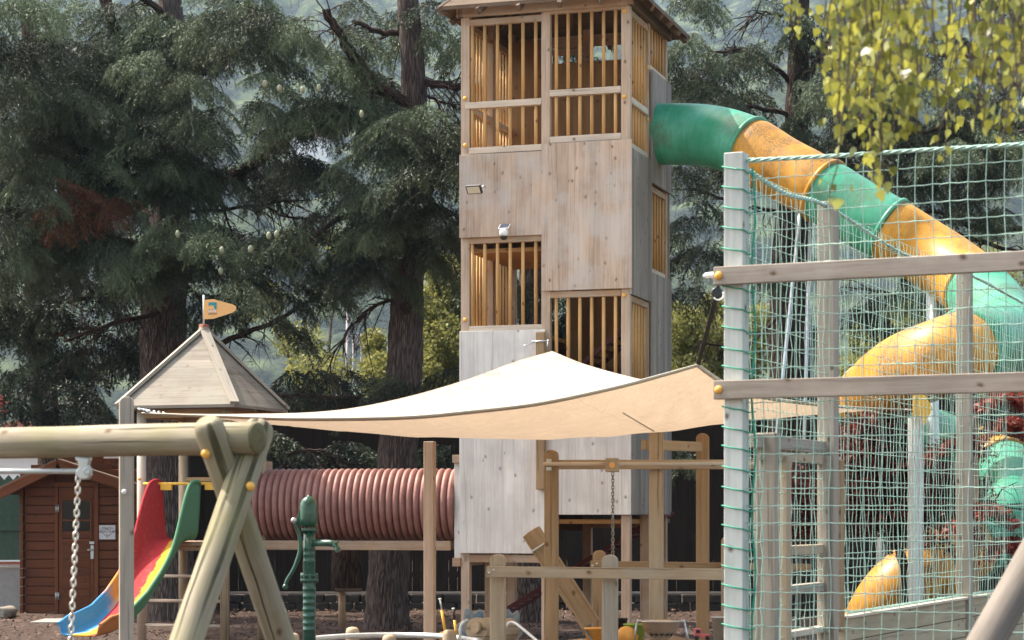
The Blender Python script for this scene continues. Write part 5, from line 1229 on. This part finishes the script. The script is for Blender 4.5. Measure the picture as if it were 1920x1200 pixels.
limbsA = [([(325, 215, 29.3), (250, 190, 29.0), (190, 165, 28.6), (125, 130, 28.4)], 13, 6), ([(300, 245, 29.4), (240, 240, 29), (180, 240, 28.6)], 9, 5), ([(350, 340, 29.4), (430, 330, 28.9), (500, 290, 28.2), (600, 205, 27.4)], 14, 6),
          ([(330, 130, 29.4), (400, 110, 29), (440, 50, 28.2), (470, 0, 27.8)], 11, 8), ([(300, 130, 29.4), (240, 90, 29.2), (205, 30, 29), (190, -30, 29)], 12, 11), ([(330, 480, 29.4), (430, 465, 28.6), (560, 455, 27.6)], 10, 4), ([(300, 470, 29.4), (200, 450, 28.6), (90, 440, 27.6)], 9, 4),
          ([(345, 700, 29.5), (480, 735, 29), (560, 742, 28.8), (680, 745, 28.6)], 6, 2), ([(400, 650, 29.5), (520, 600, 29), (615, 545, 28.7)], 6, 2), ([(340, 580, 29.4), (240, 600, 29), (120, 640, 28.8)], 6, 3), ([(345, 400, 29.4), (450, 390, 29.3), (560, 375, 29.1)], 4, 2), ([(340, 300, 29.4), (260, 330, 29), (150, 350, 28.6)], 8, 4), ([(350, 60, 29.4), (300, 20, 29), (240, -20, 28.6)], 8, 5),
          ([(400, 340, 29), (430, 420, 29), (440, 480, 29)], 3, 1), ([(440, 330, 29), (520, 400, 28.9), (600, 410, 28.8)], 3, 1)]
tA = cedar('large cedar with a thick furrowed trunk behind the playhouse roof', (*XY(320, YA), 0),
      [(322, 1185, YA, 62), (320, 1150, YA, 52), (318, 1080, YA, 46), (312, 900, YA, 44), (306, 700, YA, 44), (308, 560, YA, 42), (318, 420, YA, 38), (325, 300, YA, 34), (328, 150, YA, 28), (318, 0, YA, 22), (318, -120, YA, 18)], limbsA, fineA, coarseA, 'bark', 1)
# tree B: trunk left of the tower
YB = 27.6
fineB = [(760, 235, 120, 42, 26.6, .7, D, .48), (690, 300, 110, 42, 26.9, .7, D, .30), (830, 270, 70, 55, 27.0, .7, D, .35), (700, 400, 150, 48, 26.8, .8, D + 4, .16), (830, 400, 80, 60, 26.8, .7, D, .2), (820, 130, 70, 65, 27.8, .7, 28, .42), (760, 480, 120, 38, 27.0, .7, D, .20),
         (690, 480, 90, 55, 27.1, .7, D, .2), (720, 545, 80, 28, 27.1, .5, 22, .30), (850, 420, 40, 40, 26.6, .5, D, .4), (700, 40, 80, 40, 28.4, .7, 26, .4), (860, 190, 50, 60, 27.6, .6, 30, .3), (760, 728, 90, 22, 26.9, .5, 40, .12), (850, 705, 60, 20, 26.9, .4, 24, .15)]
fineB += [(770, 300, 90, 50, 26.6, .6, 190, .30), (790, 380, 90, 50, 26.6, .6, 190, .16), (780, 430, 80, 30, 26.6, .5, 190, .16), (800, 20, 80, 40, 27.6, .6, 110, .4)]
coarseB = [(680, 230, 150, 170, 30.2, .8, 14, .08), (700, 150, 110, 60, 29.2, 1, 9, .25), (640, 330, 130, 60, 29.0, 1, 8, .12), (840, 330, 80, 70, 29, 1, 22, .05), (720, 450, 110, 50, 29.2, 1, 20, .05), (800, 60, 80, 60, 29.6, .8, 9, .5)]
limbsB = [([(775, 205, 27.6), (720, 170, 27.2), (680, 130, 27), (640, 70, 26.8), (610, 20, 26.6)], 12, 7), ([(790, 150, 27.6), (830, 160, 27.4), (900, 165, 27.2)], 9, 6), ([(780, 270, 27.6), (840, 275, 27.2), (900, 260, 27)], 7, 5), ([(770, 60, 27.8), (720, 60, 27.6), (660, 40, 27.4)], 7, 4),
          ([(745, 560, 27.6), (690, 580, 27.3), (640, 640, 27.1), (615, 700, 27)], 4, 1), ([(790, 450, 27.5), (840, 455, 27.2), (880, 470, 27)], 4, 2), ([(750, 380, 27.5), (660, 400, 27), (580, 450, 26.8)], 9, 3), ([(800, 180, 27.7), (850, 200, 27.8), (880, 215, 27.9)], 3, 1.5)]
tB = cedar('large cedar whose dark trunk stands just left of the wooden tower', (*XY(725, YB), 0),
      [(726, 1200, YB, 54), (726, 1175, YB, 45), (727, 1100, YB, 39), (737, 960, YB, 38), (750, 800, YB, 36), (758, 700, YB, 34), (763, 560, YB, 31), (766, 420, YB, 32), (770, 300, YB, 27), (776, 210, YB, 26), (774, 120, YB, 22), (765, 0, YB, 20), (760, -120, YB, 16)], limbsB, fineB, coarseB, 'bark', 2)
kn = MB(); kn.lathe(P(762, 582, YB) + Vector((0, -.235, 0)), [(.085, 0), (.075, .03), (.04, .035), (.03, .01), (.0005, .008)], 14, -YV); kn.build('knot', M['barkdark'], tB)
# tree D: left edge
YD = 30.5
fineD = [(60, 70, 110, 80, 27.6, .9, D, .50), (40, 190, 110, 80, 27.2, .9, D, .42), (150, 210, 80, 80, 27.8, .8, D, .35), (60, 310, 120, 70, 27.3, .9, D, .35), (150, 330, 80, 60, 27.6, .8, D, .32), (30, 430, 110, 60, 27.4, .8, D, .28), (130, 455, 110, 55, 27.5, .8, D, .38), (10, 20, 70, 60, 26.8, .5, D, .8), (60, 530, 90, 45, 27.8, .7, D, .25)]
fineD += [(80, 250, 120, 120, 28.4, .6, 150, .25), (70, 420, 110, 80, 28.6, .6, 150, .2)]
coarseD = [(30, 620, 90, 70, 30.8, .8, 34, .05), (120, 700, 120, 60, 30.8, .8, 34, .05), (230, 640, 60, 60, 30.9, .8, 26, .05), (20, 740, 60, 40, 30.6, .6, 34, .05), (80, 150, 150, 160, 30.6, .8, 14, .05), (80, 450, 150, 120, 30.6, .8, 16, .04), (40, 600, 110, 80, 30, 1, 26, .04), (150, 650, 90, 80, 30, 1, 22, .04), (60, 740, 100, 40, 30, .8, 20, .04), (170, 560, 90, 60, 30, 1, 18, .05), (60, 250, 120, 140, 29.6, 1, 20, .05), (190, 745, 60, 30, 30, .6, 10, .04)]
limbsD = [([(45, 0, 28), (60, 90, 27.9), (85, 200, 27.9), (100, 330, 27.9)], 7, 4), ([(0, 240, 28.4), (60, 252, 28.2), (100, 250, 28)], 6, 4), ([(70, 570, 30.2), (150, 560, 29.8), (230, 540, 29.4)], 6, 3), ([(60, 650, 30.3), (130, 620, 30), (200, 615, 29.6)], 5, 2), ([(60, 480, 30.2), (0, 470, 30), (-60, 480, 29.6)], 6, 3)]
cedar('dark cedar at the left edge behind the shed', (*XY(72, YD), 0), [(100, 1190, 32.9, 46), (100, 1000, 32.9, 34), (97, 860, 32.9, 26), (80, 720, 32.9, 25), (70, 560, 32.9, 24), (66, 400, 32.9, 22), (60, 150, 32.9, 18), (50, -60, 32.9, 12)], limbsD, fineD, coarseD, 'barkdark', 3)
# tree C: behind the tube slide
YC = 31
fineC = [(1330, 105, 120, 45, 30.2, .8, 40, .45), (1310, 190, 90, 60, 30, .8, D, .22), (1290, 90, 60, 50, 29.8, .6, 36, .55), (1450, 110, 90, 40, 30.2, .8, 34, .30), (1540, 135, 80, 35, 29, .6, D, .5), (1560, 205, 130, 48, 28.6, .8, D + 4, .42), (1400, 200, 100, 55, 30.4, .8, 30, .2),
         (1300, 400, 70, 75, 30, .7, 44, .25), (1280, 330, 50, 50, 30.2, .6, 40, .2), (1310, 490, 60, 45, 30, .6, 34, .2), (1300, 545, 65, 24, 29.6, .6, 46, .10), (1390, 30, 130, 35, 30.5, .8, 18, .5), (1280, 15, 60, 25, 29, .5, 20, .5)]
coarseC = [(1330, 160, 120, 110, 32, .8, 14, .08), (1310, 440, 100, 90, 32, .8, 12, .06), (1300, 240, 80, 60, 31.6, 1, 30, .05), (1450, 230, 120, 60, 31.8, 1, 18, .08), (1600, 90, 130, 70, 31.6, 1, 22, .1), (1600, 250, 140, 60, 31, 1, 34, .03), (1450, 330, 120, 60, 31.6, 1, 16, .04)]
limbsC = [([(1480, 150, 31), (1420, 100, 30.6), (1370, 95, 30.2), (1310, 105, 29.8)], 5, 2), ([(1490, 220, 31), (1400, 200, 30.6), (1300, 220, 30.2)], 5, 2.5), ([(1510, 60, 31), (1545, 100, 30.6), (1600, 110, 30)], 5, 3), ([(1500, 195, 31), (1560, 200, 30), (1640, 215, 29)], 6, 3), ([(1470, 30, 31), (1420, 25, 30.8), (1380, 60, 30.6)], 3, 1), ([(1480, 400, 31), (1380, 380, 30.6), (1290, 350, 30.2)], 5, 2), ([(1480, 560, 31), (1400, 650, 30.4), (1310, 640, 30.0)], 4, 2)]
cedar('cedar with a reddish straight trunk behind the green tube slide', (*XY(1490, YC), 0), [(1488, 1180, YC, 48), (1486, 1000, YC, 42), (1483, 700, YC, 40), (1482, 560, YC, 38), (1486, 400, YC, 32), (1492, 250, YC, 22), (1497, 120, YC, 20), (1499, 0, YC, 18), (1500, -120, YC, 15)], limbsC, fineC, coarseC, 'barkdark', 4)
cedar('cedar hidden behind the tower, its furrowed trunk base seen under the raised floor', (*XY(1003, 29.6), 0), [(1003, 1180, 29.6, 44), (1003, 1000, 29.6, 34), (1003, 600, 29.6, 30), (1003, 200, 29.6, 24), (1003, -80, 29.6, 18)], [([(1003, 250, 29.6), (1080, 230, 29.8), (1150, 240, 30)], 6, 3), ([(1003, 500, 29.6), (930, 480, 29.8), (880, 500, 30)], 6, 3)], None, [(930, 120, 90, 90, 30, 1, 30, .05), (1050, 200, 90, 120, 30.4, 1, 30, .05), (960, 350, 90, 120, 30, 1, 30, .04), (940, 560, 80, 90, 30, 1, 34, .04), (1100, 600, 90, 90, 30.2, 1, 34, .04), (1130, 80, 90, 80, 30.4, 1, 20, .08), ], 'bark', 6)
# tree E: right edge
YE = 29.5
fineE = [(1660, 330, 110, 40, 28.4, .7, D, .42), (1800, 300, 120, 45, 28.0, .8, D, .55), (1900, 350, 90, 55, 28.0, .8, D, .40), (1760, 270, 120, 38, 28.3, .8, D, .3), (1690, 210, 130, 60, 29, .8, D, .1), (1850, 230, 120, 60, 29, .8, D, .1), (1760, 410, 110, 32, 28.6, .7, 26, .2), (1890, 440, 70, 40, 28.6, .7, 26, .2), (1500, 480, 60, 40, 29, .6, 22, .15),
         (1740, 590, 60, 50, 28.6, .6, 20, .45), (1900, 700, 80, 60, 28, .8, 34, .3), (1800, 60, 140, 60, 29.6, 1, 22, .35), (1650, 60, 100, 60, 29.6, 1, 22, .3)]
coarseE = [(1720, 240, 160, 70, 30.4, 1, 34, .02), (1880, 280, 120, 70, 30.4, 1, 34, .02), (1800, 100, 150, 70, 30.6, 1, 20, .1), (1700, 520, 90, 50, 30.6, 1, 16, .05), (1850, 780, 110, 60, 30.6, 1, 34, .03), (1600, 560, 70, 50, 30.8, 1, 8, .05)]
limbsE = [([(1975, 240, 29.5), (1880, 250, 29), (1780, 240, 28.6), (1660, 265, 28.2)], 8, 3), ([(1975, 420, 29.5), (1850, 430, 29), (1760, 400, 28.6), (1660, 400, 28.4)], 6, 2), ([(1975, 480, 29.5), (1900, 470, 29.2), (1800, 440, 29), (1700, 425, 28.8)], 5, 2), ([(1975, 90, 29.5), (1880, 110, 29.2), (1750, 100, 28.9)], 6, 3), ([(1975, 620, 29.5), (1850, 600, 29.2), (1700, 560, 29), (1620, 540, 28.9)], 5, 2)]
cedar('cedar at the right edge behind the birch leaves', (*XY(1990, YE), 0), [(1990, 1180, YE, 46), (1988, 800, YE, 40), (1985, 400, YE, 32), (1985, 0, YE, 24), (1985, -120, YE, 20)], limbsE, fineE, coarseE, 'barkdark', 5)
# tree F: right under the sail / fence dark shrub foliage beside the playhouse
t = thing('evergreen_shrub', (*XY(580, 31.5), 0), 'dark low evergreen branches in front of the board fence above the tunnel', 'shrub')
tr_, tn2 = pads([(560, 860, 70, 30, 31, .5, 26, .05), (830, 855, 30, 22, 29, .4, 26, .12), (460, 830, 60, 40, 31.5, .6, 26, .04), (640, 850, 50, 25, 31.5, .4, 16, .04), (1290, 870, 60, 50, 31.6, .6, 14, .05)], 91, True); soup('crown', tr_, tn2, M['needle'], t)
limb_mesh([([(540, 850, 31), (600, 845, 31), (640, 865, 31), (700, 880, 31)], 4, 2)], 9).build('branches', M['barkdark'], t)
# dead brown clump and cones
dd_ = []
tr_, tn2 = pads([(130, 385, 24, 26, 27.3, .25, 42, .4), (160, 375, 12, 14, 27.3, .2, 50, .4), (218, 395, 10, 12, 27.4, .2, 60, .3)], 77)
dc = soup('dead_foliage', tr_, tn2, M['deadneedle'], tA); dc['label'] = 'rust brown dead twigs'
for px, py, Yc, ow in ((456, 78, 26.4, tA), (497, 158, 26.3, tA), (524, 167, 26.3, tA), (567, 171, 26.3, tA), (598, 167, 26.3, tA), (678, 216, 26.2, tB), (333, 441, 26.6, tA), (416, 471, 26.5, tA), (504, 443, 26.4, tA), (519, 440, 26.4, tA), (414, 510, 26.6, tA), (470, 468, 26.6, tA)):
    s_ = random.uniform(.7, .95); MB().lathe(P(px, py, Yc) - UP * .045 * s_, [(.0005, 0), (.02 * s_, .006), (.034 * s_, .028), (.038 * s_, .05), (.034 * s_, .072), (.022 * s_, .09), (.0005, .10)], 14).build('cone', M['cone'], ow)

# ------------------------------------------------------------------ BROADLEAF TREES
def leaf_cloud(lumps, size, seed, shape='kite'):
    r = np.random.default_rng(seed); out = []; tn_ = []
    for px, py, rx, rz, Y, ry, n in lumps:
        c = np.array(P(px, py, Y)); k = Y / F; d = r.normal(0, 1, (n, 3)); d /= np.linalg.norm(d, axis=1)[:, None]; rad = r.random(n) ** .30
        wob = 1 + .22 * np.sin(d[:, 0] * 7 + d[:, 2] * 5 + px) * np.cos(d[:, 1] * 6 + py)
        pos = c + d * (rad * wob)[:, None] * np.array([rx * k, ry, rz * k]); L = r.uniform(.7, 1.3, n)[:, None] * size
        a = r.normal(0, 1, (n, 3)); a[:, 2] -= .5; a /= np.linalg.norm(a, axis=1)[:, None]; b = np.cross(a, r.normal(0, 1, (n, 3))); b /= np.linalg.norm(b, axis=1)[:, None]
        out.append(np.stack([pos, pos + a * L * .45 + b * L * .33, pos + a * L, pos + a * L * .45 - b * L * .33], 1))
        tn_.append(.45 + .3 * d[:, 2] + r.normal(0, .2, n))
    return np.concatenate(out), np.concatenate(tn_)
def broadleaf(name, label, cat, base_px, Y, trunk, lumps, size, mat, seed):
    t = thing(name, (*XY(base_px, Y), 0), label, cat)
    trunk_mesh(trunk, 14, .03, seed).build('trunk', M['barkdark'], t)
    rr = random.Random(seed); mb = MB(); top_ = P(*trunk[-2][:3])
    for l in lumps:
        e = P(l[0], l[1], l[4]); mb.tube([top_.lerp(P(*trunk[0][:3]), .3), top_.lerp(e, .5) + UP * .1, e], [.05, .03, .012], 6, False)
    mb.build('limbs', M['barkdark'], t)
    q, tn_ = leaf_cloud(lumps, size, seed); soup('crown', q, tn_, M[mat], t); return t
broadleaf('lime_tree', 'sunlit yellow green leafy tree seen between the dark trunk and the tower', 'tree', 800, 40, [(800, 1120, 40, 14), (800, 900, 40, 12), (800, 750, 40, 10), (800, 600, 40, 6)],
          [(840, 520, 42, 40, 40, .9, 2600), (815, 580, 55, 45, 40, 1.0, 3200), (850, 640, 60, 55, 39.6, 1.0, 3800), (800, 700, 70, 50, 39.8, 1.0, 3800), (715, 700, 45, 42, 40, .8, 2200), (700, 640, 25, 25, 40.3, .4, 700), (735, 740, 50, 22, 40, .8, 1400), (880, 560, 50, 70, 40.2, 1, 3200)], .085, 'lime_leaf', 31)
broadleaf('lime_tree', 'sunlit yellow green leafy tree right of the tower above the raised sail corner', 'tree', 1310, 40, [(1310, 1120, 40, 14), (1310, 900, 40, 12), (1310, 780, 40, 10), (1310, 650, 40, 6)],
          [(1270, 620, 45, 55, 40, 1, 3000), (1330, 640, 55, 60, 40.2, 1, 3600), (1290, 700, 70, 45, 39.8, 1, 3400), (1390, 660, 55, 60, 40.2, 1, 3200), (1420, 610, 35, 40, 40.4, .7, 1400), (1340, 575, 30, 25, 40.4, .6, 800)], .085, 'lime_leaf', 32)
broadleaf('lime_tree', 'pale sunlit tree behind the net between the slide tubes', 'tree', 1640, 44, [(1650, 1100, 44, 14), (1650, 900, 44, 12), (1650, 780, 44, 8), (1650, 650, 44, 5)],
          [(1640, 640, 50, 55, 44, 1, 2400), (1700, 600, 45, 40, 44.2, 1, 1800), (1600, 700, 40, 40, 44, .8, 1500), (1840, 520, 80, 60, 44, 1, 2000), (1900, 730, 60, 40, 43, 1, 1800)], .085, 'lime_leaf', 33)
broadleaf('leafy_tree', 'pale green tree low behind the lamp and the fence', 'tree', 600, 48, [(600, 1080, 48, 12), (600, 900, 48, 10), (600, 780, 48, 8), (600, 700, 48, 5)],
          [(600, 700, 70, 40, 48, 1.2, 1800), (560, 640, 50, 40, 49, 1, 1000), (480, 560, 60, 40, 50, 1.2, 700), (640, 460, 50, 30, 52, 1, 300)], .09, 'lime_leaf', 34)
# red japanese maple: layered tiers of narrow leaflets
def star_leaves(tiers, seed, sz=.06):
    r = np.random.default_rng(seed); out = []; tn_ = []
    for px, py, rx, ry, Y, th, n, tone in tiers:
        c = np.array(P(px, py, Y)); k = Y / F; q = np.clip(r.normal(0, .5, (n, 3)), -1.1, 1.1); pos = c + q * np.array([rx * k, th, ry * k]); pos[:, 2] -= .12 * np.abs(q[:, 0]) ** 2
        base = r.normal(0, 1, (n, 3)) * np.array([1, 1, .35]); base[:, 2] -= .5; base /= np.linalg.norm(base, axis=1)[:, None]; sd_ = np.cross(base, np.array([0, 0, 1.0]) + r.normal(0, .4, (n, 3))); sd_ /= np.linalg.norm(sd_, axis=1)[:, None]
        tn0 = tone + .12 + r.normal(0, .2, n)
        for a in (-1.0, -.5, 0, .5, 1.0):
            d = base * math.cos(a) + sd_ * math.sin(a); w_ = np.cross(d, np.cross(base, sd_)); w_ /= np.linalg.norm(w_, axis=1)[:, None]; L = sz * (1 - .3 * abs(a)) * r.uniform(.8, 1.3, n)[:, None]
            out.append(np.stack([pos, pos + d * L * .4 + w_ * .006, pos + d * L, pos + d * L * .4 - w_ * .006], 1)); tn_.append(tn0)
    return np.concatenate(out), np.concatenate(tn_)
mp = thing('red_maple', (*XY(1690, 20.2), 0), 'dark red japanese maple behind the net with a few bright red sprays', 'maple tree')
trunk_mesh([(1690, 1240, 20.2, 12), (1700, 1100, 20.2, 10), (1680, 980, 20.2, 8), (1700, 850, 20.2, 6), (1690, 780, 20.2, 3)], 12).build('trunk', M['barkdark'], mp)
limb_mesh([([(1690, 960, 20.2), (1640, 900, 20.1), (1590, 870, 20)], 4, 1.5), ([(1690, 900, 20.2), (1760, 850, 20), (1850, 800, 19.8)], 4, 1.5), ([(1690, 1000, 20.2), (1790, 960, 19.9), (1880, 950, 19.6)], 4, 1.5), ([(1690, 880, 20.2), (1650, 820, 20.1), (1600, 780, 20)], 3, 1)], 8).build('branches', M['barkdark'], mp)
q, tn_ = star_leaves([(1640, 850, 90, 60, 20.6, .4, 1600, .1), (1650, 935, 100, 45, 20.6, .4, 1500, .08), (1790, 920, 60, 50, 20.5, .4, 900, .12), (1640, 790, 70, 18, 20.2, .4, 500, .18), (1620, 850, 60, 30, 20.2, .4, 900, .10), (1700, 870, 80, 25, 20.1, .4, 800, .12), (1640, 920, 80, 30, 20.2, .4, 1100, .08), (1720, 950, 90, 25, 20.0, .4, 900, .15), (1620, 985, 70, 20, 20.3, .4, 600, .06), (1730, 1010, 60, 14, 20, .3, 260, .15),
                      (1500, 930, 50, 60, 20.4, .4, 900, .12), (1880, 745, 60, 14, 19.0, .3, 900, .85), (1890, 795, 45, 14, 18.9, .3, 700, .95), (1800, 830, 60, 16, 19.3, .3, 600, .6), (1850, 955, 50, 14, 19.0, .25, 700, .95), (1890, 1020, 45, 14, 19.0, .25, 900, .85), (1790, 985, 50, 14, 19.5, .3, 250, .6), (1760, 900, 60, 20, 19.9, .3, 400, .3), (1500, 1000, 40, 40, 20.4, .4, 300, .1)], 41)
soup('crown', q, tn_, M['maple'], mp)
mp2 = thing('red_maple', (*XY(-30, 27), 0), 'small red leaved sprig poking in at the left edge above the swing beam', 'maple tree')
trunk_mesh([(-30, 1200, 27, 6), (-25, 900, 27, 4), (-18, 760, 27, 2)], 8).build('trunk', M['barkdark'], mp2); q, tn_ = star_leaves([(1640, 850, 90, 60, 20.6, .4, 1600, .1), (1650, 935, 100, 45, 20.6, .4, 1500, .08), (1790, 920, 60, 50, 20.5, .4, 900, .12), (-6, 748, 14, 16, 27, .1, 90, .95)], 42); soup('crown', q, tn_, M['maple'], mp2)
# birch overhanging at the upper right
bt_ = thing('birch_tree', (3.6, 8.6, 0), 'birch with drooping twigs of yellow green leaves hanging in at the upper right', 'birch tree')
MB().tube([(3.6, 8.6, 0), (3.55, 8.6, 2.0), (3.4, 8.5, 4.0), (3.2, 8.4, 5.2)], [.13, .11, .08, .05], 16, True, .03).build('trunk', M['greyt'], bt_)
tw = MB(); lv = []; lt = []; r = np.random.default_rng(5); rr = random.Random(5)
arms = []
for Yb in (6.6, 7.4, 8.2):
    pts = [Vector((3.4, 8.5, 4.1)), P(2040, -260, (Yb + 8.5) / 2), P(1850, -170, Yb), P(1600, -110, Yb), P(1480, -60, Yb)]
    tw.tube(catmull(pts, 6)[0], [.03 - .001 * i for i in range(25)], 8, False)
strands = []
low = lambda x: float(np.interp(x, [1480, 1500, 1555, 1570, 1600, 1625, 1645, 1670, 1700, 1730, 1760, 1790, 1810, 1850, 1880, 1920, 1960], [30, 60, 20, 215, 215, 140, 385, 250, 235, 240, 290, 260, 335, 250, 270, 300, 250]))
xs_list = [1484, 1495, 1566, 1574, 1580, 1588, 1597, 1606, 1615, 1640, 1646, 1652, 1656, 1672, 1684, 1700, 1716]
xs_list += [rr.uniform(1625, 1950) for _ in range(62)] + [rr.uniform(1560, 1640) for _ in range(9)]
for i, x in enumerate(xs_list):
    Yb = rr.uniform(7.0, 9.4); yl = low(x) * rr.uniform(.30, 1.0) if i >= 17 else low(x) * rr.uniform(.9, 1.02)
    y = -60; p = P(x + rr.uniform(-8, 8), y, Yb); dr = rr.uniform(-.22, .16) if i >= 17 else rr.uniform(-.02, .02); pts = [p]; x_ = x
    while y < yl:
        y += 22; x_ += dr * 22 + rr.uniform(-3, 3); pts.append(P(x_, y, Yb))
    tw.tube(pts, [.0028] * (len(pts) - 1) + [.0012], 4, False)
    for a, b in zip(pts[:-1], pts[1:]):
        for q in range((rr.choice((0, 1, 2, 3)) if rr.random() < .8 else 0) if i >= 17 else 3):
            c = a.lerp(b, rr.random()) + Vector((rr.gauss(0, .032), rr.gauss(0, .032), rr.uniform(-.01, .01)))
            s_ = rr.choice((rr.uniform(.020, .034), rr.uniform(.034, .052))); d = Vector((rr.uniform(-.55, .55), rr.uniform(-.5, .5), -1)).normalized(); sdv = d.cross(Vector((rr.uniform(-1, 1), rr.uniform(-1, 1), rr.uniform(-.2, .2)))).normalized(); nn_ = d.cross(sdv)
            sh2 = [(0, 0), (.38, .16), (.47, .34), (.30, .66), (0, 1.08), (-.30, .66), (-.47, .34), (-.38, .16)]
            lv.append([tuple(c + sdv * (x2 * s_ * 1.0) + d * (y2 * s_) + nn_ * (abs(x2) * s_ * .25)) for x2, y2 in sh2]); lt.append(rr.choice((rr.gauss(.12, .12), rr.gauss(.75, .22))))  # pale tone paints backlit leaves, dark tone the unlit ones
            tw.tube([c, a.lerp(b, .5)], .0009, 3, False)
tw.build('twigs', M['twig'], bt_); soup('crown', np.array(lv), np.array(lt), M['birch'], bt_)

# ------------------------------------------------------------------ haze
HZ = True
if HZ:
    hb_ = MB().box((0, 1180, 398), XV, YV, UP, 2200, 2480, 802)
    m = bpy.data.materials.new('haze_air'); m.use_nodes = True; nt = m.node_tree
    for n in list(nt.nodes):
        if n.type == 'BSDF_PRINCIPLED': nt.nodes.remove(n)
    pv = nt.nodes.new('ShaderNodeVolumePrincipled'); pv.inputs['Color'].default_value = (.52, .74, 1, 1); pv.inputs['Density'].default_value = .00016; pv.inputs['Anisotropy'].default_value = .1
    nt.links.new(pv.outputs[0], nt.nodes['Material Output'].inputs['Volume'])
    ho = hb_.build('haze', m); tag(ho, 'pale blue air haze over the valley', 'haze', kind='stuff')
